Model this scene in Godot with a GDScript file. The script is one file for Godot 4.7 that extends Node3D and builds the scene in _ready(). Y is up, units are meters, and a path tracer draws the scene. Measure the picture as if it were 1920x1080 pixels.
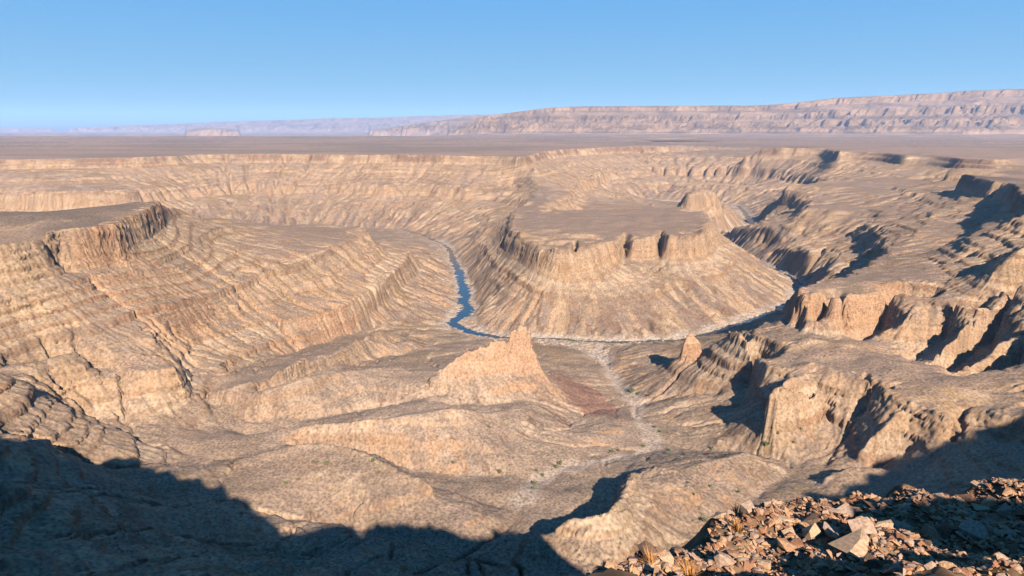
extends Node3D
# Desert river canyon seen from its rim. Units are metres, y up; the river lies near y = 0, the eye at y = 500, looking along -z.

const EYE := 500.0
const FOC := 1297.0
const PITCH := 13.2
const D2R := PI / 180.0
# base relief: log-polar grid round the viewpoint
const NA := 480
const A0 := -46.0 * D2R
const DA := 92.0 * D2R / 480.0
const R0 := 200.0
const NR := 1240

var cp := cos(PITCH * D2R)
var sp := sin(PITCH * D2R)
var base := PackedFloat32Array()      # solved relief, before the beds are cut
var gxs := PackedFloat32Array()       # its gradient on a coarser grid
var gzs := PackedFloat32Array()
var gw := 0
var gh := 0
var n_big: FastNoiseLite
var n_mid: FastNoiseLite
var n_gul: FastNoiseLite
var n_fine: FastNoiseLite
var n_col: FastNoiseLite
var rim_pts := PackedVector3Array()
var wash := PackedVector2Array()
var river_w := PackedVector3Array()   # x, d, half width

# ---------------------------------------------------------------- helpers

func back(u: float, v: float, h: float) -> Vector3:
	# the place of a landmark of known height, surveyed from the viewpoint: x east, y height, z = distance north
	var b := (540.0 - v) / FOC
	var y := -sp + b * cp
	var t := (h - EYE) / y
	return Vector3((u - 960.0) / FOC * t, h, (cp + b * sp) * t)

func noise(freq: float, sd: int, octaves := 1, ridged := false) -> FastNoiseLite:
	var n := FastNoiseLite.new()
	n.noise_type = FastNoiseLite.TYPE_SIMPLEX
	n.seed = sd
	n.frequency = freq
	n.fractal_type = FastNoiseLite.FRACTAL_NONE if octaves == 1 else (FastNoiseLite.FRACTAL_RIDGED if ridged else FastNoiseLite.FRACTAL_FBM)
	n.fractal_octaves = octaves
	return n

func off_at(x: float, d: float) -> float:
	# how far the beds lie below their usual height
	var a := (x - 430.0) / 330.0
	var b := (d - 920.0) / 230.0
	var e := (x + 520.0) / 130.0
	var f := (d - 960.0) / 110.0
	return -52.0 * exp(-(a * a + b * b)) - 36.0 * exp(-(e * e + f * f)) + 15.0 * smoothstep(1300.0, 1700.0, x) * smoothstep(2900.0, 3400.0, d) + n_big.get_noise_2d(x, d + 900.0) * 4.0 * smoothstep(2900.0, 2500.0, d)

const TI := [-50.0, 0.0, 154.0, 158.0, 160.5, 163.5, 166.5, 168.5, 238.0, 240.0, 299.0, 303.0, 306.5, 310.0, 900.0]
const TO := [-50.0, 0.0, 127.0, 148.0, 151.0, 170.0, 174.0, 185.0, 235.0, 244.0, 281.0, 304.0, 307.0, 330.0, 900.0]
# places where the cliffs are worn down: x, d, reach in x, reach in d, how much
const WORN := [[-740.0, 1130.0, 150.0, 190.0, 0.6], [640.0, 790.0, 150.0, 100.0, 1.0], [470.0, 1020.0, 90.0, 60.0, 0.8], [-420.0, 800.0, 200.0, 110.0, 0.9], [20.0, 1160.0, 60.0, 40.0, 0.9], [300.0, 1120.0, 110.0, 80.0, 0.8], [-300.0, 550.0, 260.0, 200.0, 0.8]]

func worn_at(x: float, d: float) -> float:
	var w := (0.12 + 0.3 * n_big.get_noise_2d(x * 1.3, d * 1.3 + 5000.0)) * smoothstep(3200.0, 2600.0, d)
	if d > 1400.0:
		var mx := (x + 60.0) / 110.0
		var md := (d - 2520.0) / 340.0
		return clampf(w + 0.85 * exp(-(mx * mx + md * md)), 0.0, 1.0)
	for g: Array in WORN:
		var a: float = (x - g[0]) / g[2]
		var b: float = (d - g[1]) / g[3]
		var q := a * a + b * b
		if q < 6.0:
			w += g[4] * exp(-q)
	return clampf(w, 0.0, 1.0)

func cut(h: float, off: float, worn: float) -> float:
	var q := h - off
	var a := -50.0
	for k in 14:
		var b := lerpf(TI[k + 1], TO[k + 1], worn)
		if q < b:
			return TO[k] + (q - a) * (TO[k + 1] - TO[k]) / (b - a) + off
		a = b
	return h

func uncut(h: float, off: float, worn: float) -> float:
	var q := h - off
	for k in 14:
		if q < TO[k + 1]:
			var a := lerpf(TI[k], TO[k], worn)
			return a + (q - TO[k]) * (lerpf(TI[k + 1], TO[k + 1], worn) - a) / (TO[k + 1] - TO[k]) + off
	return h

func near_h(x: float, d: float) -> float:
	# the rim on which the viewpoint stands: x, d, height along it, plateau behind and a steep slope in front
	var best := 1e18
	var side := 1.0
	var hr := 495.0
	for k in rim_pts.size() - 1:
		var a := rim_pts[k]
		var b := rim_pts[k + 1]
		var ex := b.x - a.x
		var ed := b.z - a.z
		var t := clampf(((x - a.x) * ex + (d - a.z) * ed) / (ex * ex + ed * ed), 0.0, 1.0)
		var px := x - a.x - ex * t
		var pd := d - a.z - ed * t
		var q := px * px + pd * pd
		if q < best:
			best = q
			side = 1.0 if ex * pd - ed * px > 0.0 else -1.0
			hr = lerpf(a.y, b.y, t)
	var s := sqrt(best) * side
	hr += n_mid.get_noise_2d(x * 2.2, d * 2.2) * 10.0 + absf(n_mid.get_noise_2d(x * 6.0, d * 6.0)) * 10.0 - 2.0
	if s < 0.0:
		return hr + minf(-s * 0.02, 6.0)
	if s < 14.0:
		return hr - s * 2.2
	if s < 90.0:
		return hr - 30.8 - (s - 14.0) * 1.6
	return maxf(hr - 152.4 - (s - 90.0) * 0.74, 60.0)

# ---------------------------------------------------------------- relief solved between surveyed lines

var lines := []   # each: PackedVector3Array of (x, h, d)

func pix(a: Array) -> void:
	var p := PackedVector3Array()
	for k in range(0, a.size(), 3):
		p.append(back(a[k], a[k + 1], a[k + 2]))
	lines.append(p)

func flat_pix(h: float, a: Array) -> void:
	var p := PackedVector3Array()
	for k in range(0, a.size(), 2):
		p.append(back(a[k], a[k + 1], h))
	lines.append(p)

func wld(a: Array) -> void:
	var p := PackedVector3Array()
	for k in range(0, a.size(), 3):
		p.append(Vector3(a[k], a[k + 2], a[k + 1]))
	lines.append(p)

func survey() -> void:
	# --- river: pixel u, v, half width of the water in metres
	var rv := [815, 452, 7, 830, 457, 8, 843, 468, 9, 849, 485, 10, 855, 500, 12, 862, 512, 17, 864, 527, 18, 870, 545, 19, 872, 557, 17, 870, 566, 15, 878, 576, 22, 868, 592, 19, 848, 605, 15,
		862, 614, 13, 895, 626, 15, 935, 633, 8, 985, 635, 4, 1030, 635, 4, 1090, 639, 5, 1150, 643, 8, 1210, 640, 5, 1270, 639, 5, 1330, 626, 7, 1365, 615, 6, 1400, 603, 8, 1440, 588, 7, 1482, 567, 6, 1502, 532, 6, 1475, 515, 7, 1440, 500, 7]
	river_w.clear()
	for p in [[-3100.0, 2950.0], [-2300.0, 3000.0], [-1600.0, 3220.0], [-1100.0, 3380.0], [-760.0, 3440.0], [-540.0, 3400.0], [-430.0, 3240.0]]:
		river_w.append(Vector3(p[0], p[1], 7.0))
	for k in range(0, rv.size(), 3):
		var w := back(rv[k], rv[k + 1], 0.0)
		river_w.append(Vector3(w.x, w.z, rv[k + 2]))
	for p in [[905.0, 2750.0, 10.0], [965.0, 3130.0, 11.0], [1110.0, 3370.0, 14.0], [1240.0, 3530.0, 22.0], [1272.0, 3640.0, 26.0], [1330.0, 3900.0, 20.0], [1400.0, 4180.0, 16.0], [1440.0, 4420.0, 14.0], [1370.0, 4560.0, 14.0], [1180.0, 4640.0, 14.0], [1010.0, 4720.0, 14.0], [900.0, 4800.0, 12.0]]:
		river_w.append(Vector3(p[0], p[1], p[2]))
	# --- rims of the far plateau
	flat_pix(330, [-330, 301, -100, 300, 0, 299, 100, 298, 180, 297, 250, 296, 330, 293, 350, 290, 420, 289, 500, 289, 560, 289, 650, 290, 750, 291, 850, 292, 930, 292, 985, 295, 1000, 291, 1020, 284,
		1060, 280, 1120, 277, 1180, 275, 1260, 274, 1340, 272, 1420, 272, 1490, 273])
	pix([1490, 273, 330, 1520, 276, 336, 1545, 279, 342, 1574, 285, 345, 1600, 281, 345, 1625, 285, 345, 1660, 286, 345, 1698, 291, 345, 1723, 289, 345, 1789, 295, 345, 1800, 297, 345, 1860, 299, 345, 1913, 297, 345, 2100, 299, 345, 2300, 299, 345])
	wld([1700, 5200, 346, 2600, 4700, 347, 3600, 4700, 347, 4500, 4600, 347])
	wld([-5200, 5200, 336, -2500, 5600, 336, 0, 5400, 336, 900, 7400, 332, 3000, 7600, 332, 7000, 6800, 332])
	wld([-7500, 7500, 336, -3000, 8500, 336, 0, 9000, 332, 3000, 9300, 332, 8000, 8500, 332])
	wld([-9000, 9500, 336, -3000, 11500, 336, 0, 11900, 332, 3000, 11600, 332, 9000, 9500, 332])
	# --- top of the lower cliff below them
	pix([-330, 362, 205, -100, 360, 205, 0, 358, 205, 120, 359, 205, 230, 356, 200, 300, 350, 192, 350, 346, 187, 400, 344, 185])
	flat_pix(185, [400, 344, 470, 342, 560, 342, 600, 341, 650, 342, 720, 347, 760, 341, 800, 344, 850, 349, 875, 352, 915, 348, 960, 346, 985, 353, 998, 372, 966, 396, 960, 412, 958, 430,
		975, 443, 988, 450, 1005, 458, 1016, 465, 1022, 450, 1034, 468, 1050, 470, 1070, 467, 1079, 450, 1088, 466, 1129, 457, 1160, 450, 1172, 425, 1188, 445, 1210, 443, 1226, 443, 1240, 420, 1254, 445, 1265, 445, 1293, 446, 1318, 440, 1331, 427, 1333, 412, 1322, 396])
	flat_pix(186, [960, 400, 1050, 398, 1150, 392, 1230, 386, 1300, 392])
	flat_pix(190, [1010, 420, 1080, 428, 1140, 418, 1200, 406, 1270, 404, 1310, 412])
	pix([1160, 446, 180, 1172, 447, 168, 1184, 446, 180])
	pix([1171, 470, 134, 1170, 500, 112])
	pix([1078, 466, 166, 1077, 490, 132, 1076, 515, 110])
	pix([1226, 444, 180, 1239, 444, 166, 1252, 446, 180])
	pix([1237, 468, 132, 1234, 498, 110])
	pix([1024, 466, 160, 1019, 488, 126])
	pix([1000, 296, 330, 999, 318, 262, 998, 332, 235, 1010, 352, 205, 1030, 380, 188])
	wld([250, 2720, 135, 330, 2790, 110, 430, 2840, 90, 600, 2960, 70, 760, 2780, 90, 830, 2640, 70])
	flat_pix(185, [1070, 366, 1060, 352, 1085, 340, 1120, 328, 1140, 318, 1180, 316, 1220, 314, 1293, 314, 1350, 316, 1402, 318, 1440, 321, 1475, 325, 1530, 334])
	pix([1110, 352, 110, 1150, 358, 70, 1190, 366, 30])
	pix([1120, 372, 100, 1170, 376, 60, 1210, 382, 20])
	pix([1150, 335, 130, 1220, 340, 110, 1300, 340, 115, 1380, 345, 110])
	pix([1230, 362, 40, 1280, 352, 60, 1340, 345, 80, 1400, 362, 30])
	wld([-90, 2650, 118, -60, 2900, 108, -50, 3200, 112, -70, 3450, 125])
	wld([270, 3000, 140, 290, 3300, 140, 330, 3600, 150])
	# --- butte behind the table mountain
	pix([1275, 380, 150, 1296, 362, 200, 1315, 353, 205, 1340, 360, 195, 1352, 372, 160])
	pix([1262, 392, 110, 1250, 385, 75, 1225, 384, 20])
	pix([1360, 385, 110, 1380, 400, 40])
	# --- right far bench and fin
	pix([1540, 340, 235, 1600, 338, 240, 1680, 338, 245, 1767, 336, 250])
	pix([1560, 348, 225, 1585, 350, 225, 1640, 352, 226, 1700, 352, 228, 1760, 352, 230])
	pix([1476, 346, 222, 1500, 345, 222, 1526, 352, 215])
	pix([1470, 362, 170, 1445, 380, 120, 1430, 392, 60])
	flat_pix(185, [1500, 372, 1530, 372, 1508, 391, 1535, 394, 1567, 396, 1600, 392, 1618, 394, 1640, 402, 1650, 425, 1672, 452, 1660, 478, 1625, 500, 1590, 515])
	pix([1497, 421, 135, 1440, 425, 108, 1395, 427, 65, 1345, 430, 20])
	pix([1520, 470, 95, 1480, 465, 70, 1430, 460, 35])
	pix([1580, 470, 130, 1560, 500, 100, 1530, 515, 45])
	# --- right plateau and its wall
	flat_pix(330, [1804, 326, 1822, 329, 1862, 340, 1898, 341, 1905, 352, 1913, 364, 1960, 380, 2040, 395])
	wld([1800, 2900, 331, 2300, 2700, 332, 2600, 2200, 332])
	wld([1500, 1600, 331, 1900, 1700, 332, 1700, 1250, 332])
	pix([1790, 350, 270, 1770, 385, 245, 1735, 420, 222, 1700, 460, 196])
	pix([1885, 385, 268, 1840, 425, 238, 1780, 455, 212, 1730, 480, 194])
	pix([1925, 400, 315, 1870, 430, 278, 1820, 462, 245, 1780, 490, 215, 1745, 503, 197])
	pix([1925, 470, 258, 1870, 497, 232, 1810, 518, 206, 1770, 530, 194])
	pix([1960, 440, 295, 1925, 460, 285, 1890, 485, 262, 1860, 508, 238, 1830, 525, 215])
	pix([1925, 520, 240, 1880, 545, 212])
	# --- buttress with the orange cliff
	flat_pix(185, [1590, 515, 1548, 523, 1520, 533, 1493, 546, 1515, 552, 1534, 549, 1570, 556, 1603, 552, 1650, 546, 1680, 552, 1712, 556, 1767, 563, 1800, 575, 1850, 580, 1920, 570])
	pix([1617, 527, 193, 1700, 532, 195, 1767, 534, 197, 1850, 545, 206])
	pix([1478, 560, 158, 1470, 600, 118, 1500, 625, 106, 1560, 626, 106, 1598, 642, 100])
	pix([1440, 596, 30, 1432, 612, 42, 1440, 625, 60])
	pix([1610, 648, 94, 1650, 622, 108, 1700, 602, 122, 1760, 583, 148])
	pix([1640, 626, 124, 1690, 608, 145, 1740, 590, 160, 1800, 579, 175])
	pix([1706, 684, 90, 1740, 655, 108, 1790, 625, 128, 1845, 595, 156])
	pix([1735, 668, 126, 1780, 641, 143, 1830, 613, 158, 1880, 586, 175])
	pix([1745, 712, 82, 1790, 690, 95, 1840, 655, 115, 1900, 615, 140])
	pix([1790, 712, 110, 1830, 690, 125, 1880, 655, 145, 1930, 630, 160])
	pix([1800, 745, 84, 1850, 728, 96, 1900, 700, 112])
	pix([1860, 738, 112, 1900, 718, 128, 1940, 700, 140])
	# --- whaleback hill
	pix([1391, 622, 128, 1424, 632, 138, 1468, 642, 144, 1512, 637, 150, 1566, 641, 150, 1620, 656, 149, 1650, 669, 148, 1700, 700, 147, 1727, 713, 146, 1780, 734, 143, 1830, 757, 141, 1880, 784, 138, 1960, 800, 140])
	pix([1520, 680, 146, 1600, 700, 145, 1680, 740, 143, 1760, 780, 138, 1850, 805, 134])
	flat_pix(133, [1391, 640, 1420, 665, 1440, 690, 1490, 690, 1503, 704, 1470, 725, 1440, 738, 1458, 742, 1500, 725, 1540, 716, 1585, 723, 1630, 728, 1658, 732])
	pix([1420, 700, 78, 1400, 740, 66, 1380, 775, 56, 1360, 800, 45])
	pix([1399, 788, 70, 1440, 795, 78, 1490, 785, 84, 1530, 772, 86, 1560, 785, 84])
	pix([1660, 740, 130, 1640, 765, 105, 1600, 800, 82, 1565, 845, 62, 1545, 875, 53])
	pix([1690, 775, 128, 1660, 800, 115, 1630, 815, 104, 1612, 840, 84, 1605, 868, 60])
	pix([1340, 840, 36, 1400, 850, 40, 1450, 858, 44, 1500, 872, 48, 1520, 900, 52])
	pix([1740, 815, 112, 1700, 850, 82, 1650, 875, 62, 1590, 892, 57, 1530, 905, 53])
	pix([1545, 905, 66, 1600, 880, 76, 1680, 882, 80, 1740, 884, 82])
	pix([1900, 830, 112, 1850, 850, 96, 1780, 870, 78])
	# --- spire and fins beside it
	pix([1284, 690, 52, 1278, 675, 60, 1288, 660, 78])
	wld([316, 1224, 98, 323, 1228, 126, 330, 1231, 139, 337, 1232, 134, 344, 1234, 116, 352, 1230, 98, 358, 1214, 90])
	pix([1318, 672, 62, 1325, 660, 85, 1333, 650, 100, 1340, 655, 85, 1351, 640, 118, 1358, 645, 105, 1366, 626, 132, 1391, 622, 150])
	pix([1310, 690, 50, 1350, 690, 60, 1380, 690, 72])
	pix([1180, 652, 26, 1210, 645, 30, 1240, 646, 36, 1262, 652, 34])
	pix([1150, 675, 20, 1200, 680, 28, 1250, 682, 40])
	pix([1230, 740, 30, 1290, 740, 42, 1350, 735, 58])
	pix([1250, 790, 28, 1300, 790, 38, 1340, 790, 46])
	# --- wash
	pix([1125, 656, 2, 1140, 690, 8, 1160, 725, 14, 1190, 755, 18, 1190, 780, 22, 1225, 820, 28, 1215, 845, 32, 1150, 862, 38, 1085, 875, 43, 1030, 890, 48, 1000, 905, 50, 985, 940, 54, 965, 975, 58, 925, 1010, 66, 860, 1045, 78, 760, 1090, 92])
	for p: Vector3 in lines[lines.size() - 1]:
		if wash.size() < 12:
			wash.append(Vector2(p.x, p.z))
	pix([1330, 845, 35, 1280, 838, 31, 1225, 825, 28])
	# --- left plateau and its wall
	flat_pix(330, [-120, 470, 0, 458, 25, 454, 66, 446, 102, 434, 146, 430, 219, 419, 237, 407, 262, 402, 280, 392])
	pix([280, 392, 331, 292, 381, 336, 255, 378, 340, 222, 384, 337, 135, 411, 332, 66, 403, 333, 0, 401, 333, -80, 400, 333])
	pix([292, 381, 336, 306, 388, 318, 328, 395, 296, 383, 412, 255, 416, 409, 236, 467, 416, 216, 522, 424, 200, 584, 421, 190, 657, 423, 186, 693, 438, 176])
	wld([-1100, 2150, 150, -900, 2400, 110, -700, 2600, 80])
	wld([-1500, 1800, 330, -1900, 2000, 331])
	wld([-1300, 2600, 110, -1900, 2700, 130])
	wld([-3000, 2400, 180, -2400, 2600, 150])
	flat_pix(185, [-60, 715, 40, 688, 120, 665, 219, 632, 300, 590, 350, 560, 430, 507, 500, 496, 560, 484, 620, 466, 680, 446])
	pix([60, 520, 265, 150, 510, 262, 260, 490, 255, 330, 470, 245, 400, 460, 226, 450, 450, 215])
	flat_pix(140, [330, 640, 400, 595, 470, 560, 540, 540, 620, 520, 700, 480, 715, 465])
	flat_pix(100, [395, 705, 425, 665, 480, 622, 560, 602, 640, 577, 700, 545, 745, 505, 770, 470])
	pix([690, 590, 55, 740, 560, 50, 780, 520, 45, 800, 480, 50])
	pix([420, 700, 88, 500, 672, 72, 580, 650, 55, 680, 620, 35, 760, 600, 14])
	# --- knob spur at the left
	pix([20, 700, 172, 110, 690, 160, 200, 688, 155, 270, 697, 152, 328, 690, 152, 345, 705, 120, 370, 740, 92])
	pix([100, 740, 140, 200, 745, 128, 300, 750, 112, 340, 748, 104])
	pix([300, 800, 90, 400, 800, 76, 500, 822, 62, 560, 815, 60])
	pix([380, 750, 88, 430, 780, 78, 500, 800, 70])
	# --- nearer spur
	pix([-90, 660, 250, 0, 698, 215, 60, 728, 185, 110, 760, 160, 170, 780, 140, 250, 820, 112, 318, 866, 86])
	pix([150, 800, 108, 240, 830, 95, 330, 850, 82])
	pix([0, 850, 215, 75, 830, 180, 80, 850, 150, 150, 870, 125, 250, 880, 105, 330, 880, 84])
	pix([330, 845, 82, 400, 858, 82, 480, 865, 86])
	# --- low hills in the middle
	pix([440, 722, 108, 500, 708, 104, 560, 690, 98, 640, 655, 84, 700, 630, 68, 735, 622, 56, 765, 640, 34])
	pix([735, 648, 40, 770, 638, 52, 800, 655, 34])
	pix([480, 745, 78, 560, 728, 66, 640, 690, 58, 700, 668, 44, 760, 665, 32])
	pix([500, 740, 98, 560, 718, 104, 600, 701, 104, 660, 693, 98, 709, 687, 92, 770, 693, 76, 815, 705, 86])
	pix([440, 790, 72, 520, 790, 68, 600, 785, 64, 680, 768, 64, 760, 755, 66, 840, 740, 68])
	pix([480, 812, 72, 540, 806, 88, 600, 801, 98, 680, 790, 102, 746, 781, 101, 800, 775, 99, 852, 768, 97, 892, 776, 86, 960, 772, 66, 1020, 770, 50])
	pix([560, 850, 66, 640, 858, 60, 720, 872, 58, 833, 886, 55, 920, 892, 51, 994, 894, 49])
	pix([1150, 750, 16, 1110, 770, 26, 1060, 790, 36, 1070, 800, 40, 1130, 805, 36, 1170, 815, 30])
	pix([800, 648, 16, 860, 640, 14, 930, 645, 16])
	pix([1030, 655, 12, 1090, 665, 12])
	# --- nearer round hill
	pix([350, 878, 88, 430, 868, 92, 500, 848, 98, 580, 832, 104, 640, 838, 102, 673, 846, 100, 720, 870, 95, 780, 905, 88, 837, 941, 80, 900, 965, 73, 950, 982, 62])
	pix([760, 900, 62, 860, 930, 58, 940, 950, 55])
	pix([300, 920, 112, 400, 945, 100, 520, 965, 86, 640, 985, 76, 740, 1010, 72, 820, 1020, 70])
	# --- near slopes in the shadow of the rim
	pix([0, 900, 235, 150, 960, 190, 300, 1000, 150, 450, 1040, 120, 600, 1075, 100])
	pix([120, 900, 170, 220, 930, 150, 300, 950, 130])
	pix([0, 1040, 260, 150, 1090, 225])
	pix([850, 1100, 95, 980, 1075, 98, 1050, 1100, 105])
	# --- near ridge with the shaded back
	pix([985, 1013, 100, 1038, 997, 110, 1063, 976, 114, 1100, 968, 118, 1140, 960, 122, 1160, 935, 114, 1170, 915, 106, 1184, 891, 98, 1220, 880, 88, 1246, 879, 82])
	pix([1000, 985, 66, 1040, 965, 62, 1090, 940, 58, 1120, 915, 52, 1140, 895, 48])
	wld([15, 622, 62, 46, 646, 60, 82, 652, 60, 104, 690, 56, 114, 740, 52, 124, 780, 50, 142, 800, 50])
	pix([1256, 892, 68, 1290, 880, 70, 1322, 868, 72, 1360, 860, 70, 1395, 851, 68, 1417, 858, 62, 1460, 870, 58])
	pix([1420, 930, 55, 1450, 905, 52, 1480, 895, 52])
	pix([1130, 1080, 90, 1250, 1020, 78, 1330, 970, 66, 1400, 940, 56])
	wld([60, 430, 110, 140, 520, 78, 230, 620, 62, 300, 700, 56])
	# --- right side near, below the rim
	wld([330, 520, 110, 400, 620, 80, 420, 700, 60])
	wld([600, 560, 200, 560, 650, 130])
	wld([760, 700, 230, 900, 900, 240, 1000, 1050, 240])

func spine_lines() -> void:
	# the butte with its pinnacle, placed by height and distance
	wld([-123, 1080, 108, -95, 1105, 120, -67, 1130, 130, -36, 1148, 136, -10, 1158, 140, 3, 1163, 152, 14, 1166, 163, 24, 1167, 162, 32, 1168, 148])
	wld([-132, 1066, 82, -90, 1076, 86, -50, 1096, 84, -10, 1122, 80, 30, 1138, 76, 46, 1150, 78])
	wld([-125, 1095, 82, -80, 1135, 84, -40, 1175, 80, 0, 1195, 74, 40, 1195, 66, 52, 1172, 72])
	wld([-110, 1030, 66, -40, 1050, 60, 20, 1080, 56, 70, 1110, 44])
	wld([60, 1190, 56, 100, 1230, 40])
	wld([-12, 1162, 114, -2, 1151, 110, 20, 1150, 104, 44, 1160, 100, 47, 1172, 100, 22, 1185, 102, -8, 1177, 108])
	wld([305, 1230, 70, 333, 1207, 72, 362, 1234, 82, 336, 1258, 68])

func relax(w: int, h: int, v: PackedFloat32Array, f: PackedByteArray, it: int, om: float) -> void:
	for n in it:
		for j in h:
			var o := j * w
			var up := o - w if j > 0 else o
			var dn := o + w if j < h - 1 else o
			for i in w:
				var q := o + i
				if f[q] == 0:
					var l := q - 1 if i > 0 else q
					var r := q + 1 if i < w - 1 else q
					v[q] += om * (0.25 * (v[l] + v[r] + v[up + i] + v[dn + i]) - v[q])

func solve() -> void:
	var prev := PackedFloat32Array()
	var pw := 0
	var ph := 0
	for lev in range(5, -1, -1):
		var sc := 1 << lev
		var w := int(ceil(NA / float(sc)))
		var h := int(ceil(NR / float(sc)))
		var v := PackedFloat32Array()
		v.resize(w * h)
		var f := PackedByteArray()
		f.resize(w * h)
		var cnt := PackedFloat32Array()
		cnt.resize(w * h)
		var sum := PackedFloat32Array()
		sum.resize(w * h)
		var step := DA * sc
		for l: PackedVector3Array in lines:
			for k in l.size() - 1:
				var a := l[k]
				var b := l[k + 1]
				var ra := sqrt(a.x * a.x + a.z * a.z)
				var rb := sqrt(b.x * b.x + b.z * b.z)
				var len := Vector2(a.x - b.x, a.z - b.z).length() / (minf(ra, rb) * step)
				var m := int(len * 1.6) + 1
				for s in m + 1:
					var p := a.lerp(b, float(s) / m)
					var ph_ := atan2(p.x, p.z)
					var r := sqrt(p.x * p.x + p.z * p.z)
					var i := int(floorf((ph_ - A0) / step))
					var j := int(floorf(log(r / R0) / step))
					if i >= 0 and i < w and j >= 0 and j < h:
						sum[j * w + i] += uncut(p.y, off_at(p.x, p.z), worn_at(p.x, p.z))
						cnt[j * w + i] += 1.0
		# inner edge follows the rim's own slope
		for j in h:
			var r := R0 * exp((j + 0.5) * step)
			if r > 330.0 and lev < 4 or r > 420.0:
				break
			for i in w:
				var p := A0 + (i + 0.5) * step
				if r < 300.0 - 90.0 * (0.5 + 0.5 * cos(p * 4.0)) or j == 0:
					var x := r * sin(p)
					var d := r * cos(p)
					sum[j * w + i] = uncut(near_h(x, d), off_at(x, d), worn_at(x, d))
					cnt[j * w + i] = 1.0
		for j in h:
			for i in w:
				var q := j * w + i
				if cnt[q] > 0.0:
					v[q] = sum[q] / cnt[q]
					f[q] = 1
				elif pw > 0:
					var fx := clampf((i + 0.5) * 0.5 - 0.5, 0.0, pw - 1.001)
					var fy := clampf((j + 0.5) * 0.5 - 0.5, 0.0, ph - 1.001)
					var ix := int(fx)
					var iy := int(fy)
					var tx := fx - ix
					var ty := fy - iy
					var o := iy * pw + ix
					v[q] = lerpf(lerpf(prev[o], prev[o + 1], tx), lerpf(prev[o + pw], prev[o + pw + 1], tx), ty)
				else:
					v[q] = 200.0
		relax(w, h, v, f, [12, 24, 40, 60, 120, 400][lev], 1.5 if lev > 0 else 1.3)
		prev = v
		pw = w
		ph = h
		if lev == 2:
			gw = w
			gh = h
			gxs.resize(w * h)
			gzs.resize(w * h)
			var sm := v.duplicate()
			for n in 3:
				for j in range(1, h - 1):
					for i in range(1, w - 1):
						var q := j * w + i
						sm[q] = 0.5 * sm[q] + 0.125 * (sm[q - 1] + sm[q + 1] + sm[q - w] + sm[q + w])
			for j in h:
				var r := R0 * exp((j + 0.5) * step)
				for i in w:
					var ja := maxi(j - 1, 0)
					var jb := mini(j + 1, h - 1)
					var ia := maxi(i - 1, 0)
					var ib := mini(i + 1, w - 1)
					var gr := (sm[jb * w + i] - sm[ja * w + i]) / ((jb - ja) * step * r)
					var gt := (sm[j * w + ib] - sm[j * w + ia]) / ((ib - ia) * step * r)
					var p := A0 + (i + 0.5) * step
					gxs[j * w + i] = gr * sin(p) + gt * cos(p)
					gzs[j * w + i] = gr * cos(p) - gt * sin(p)
	base = prev
	erode(5)

var recv := PackedInt32Array()
var keys := PackedInt64Array()

func drain_row(j: int) -> void:
	# steepest way down from every cell
	var o := j * NA
	for i in NA:
		var q := o + i
		var h := base[q]
		var best := 0.0
		var to := q
		for e in 8:
			var ni: int = i + [1, 1, 0, -1, -1, -1, 0, 1][e]
			var nj: int = j + [0, 1, 1, 1, 0, -1, -1, -1][e]
			if ni < 0 or nj < 0 or ni >= NA or nj >= NR:
				continue
			var k := nj * NA + ni
			var g := (h - base[k]) * (0.7071 if e & 1 else 1.0)
			if g > best:
				best = g
				to = k
		recv[q] = to
		keys[q] = (int((h + 100.0) * 4096.0) << 22) | q

func erode(rounds: int) -> void:
	# rain cuts gullies: water gathers down the slopes and wears the ground the more, the more of it there is
	var n := NA * NR
	recv.resize(n)
	keys.resize(n)
	var old := base.duplicate()
	for j in NR:
		var r := R0 * exp((j + 0.5) * DA)
		for i in NA:
			var p := A0 + (i + 0.5) * DA
			var x := r * sin(p)
			var d := r * cos(p)
			base[j * NA + i] += (n_mid.get_noise_2d(x, d) * 4.0 + n_fine.get_noise_2d(x * 0.4, d * 0.4) * 0.9) * smoothstep(4.0, 20.0, base[j * NA + i]) * smoothstep(312.0, 300.0, base[j * NA + i])
	var near_q := int(log(1350.0 / R0) / DA) * NA
	var area := PackedFloat32Array()
	area.resize(n)
	for it in rounds:
		each(drain_row, NR)
		keys.sort()
		for j in NR:
			var dx := R0 * exp((j + 0.5) * DA) * DA
			for i in NA:
				area[j * NA + i] = dx * dx
		for m in n:
			var q := keys[n - 1 - m] & 4194303
			if recv[q] != q:
				area[recv[q]] += area[q]
		for m in n:
			var q := keys[m] & 4194303
			var t := recv[q]
			if t != q and base[q] > 5.0 and base[q] < 309.0 and area[q] > (1400.0 if q < near_q else 3500.0):
				var dx := R0 * exp((q / NA + 0.5) * DA) * DA
				var f := (0.15 if q < near_q else 0.085) * pow(minf(area[q], 150000.0) - (1400.0 if q < near_q else 3500.0), 0.45) / dx
				base[q] = (base[q] + f * base[t]) / (1.0 + f)
	for q in n:
		base[q] = maxf(base[q], old[q] - 26.0 - 8.0 * smoothstep(60.0, 200.0, old[q]))

var bed_h := PackedFloat32Array()     # height after the beds are cut, per half metre
var bed_o := PackedFloat32Array()     # how far a bed stands out
var bed_c := PackedColorArray()       # its colour

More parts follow.
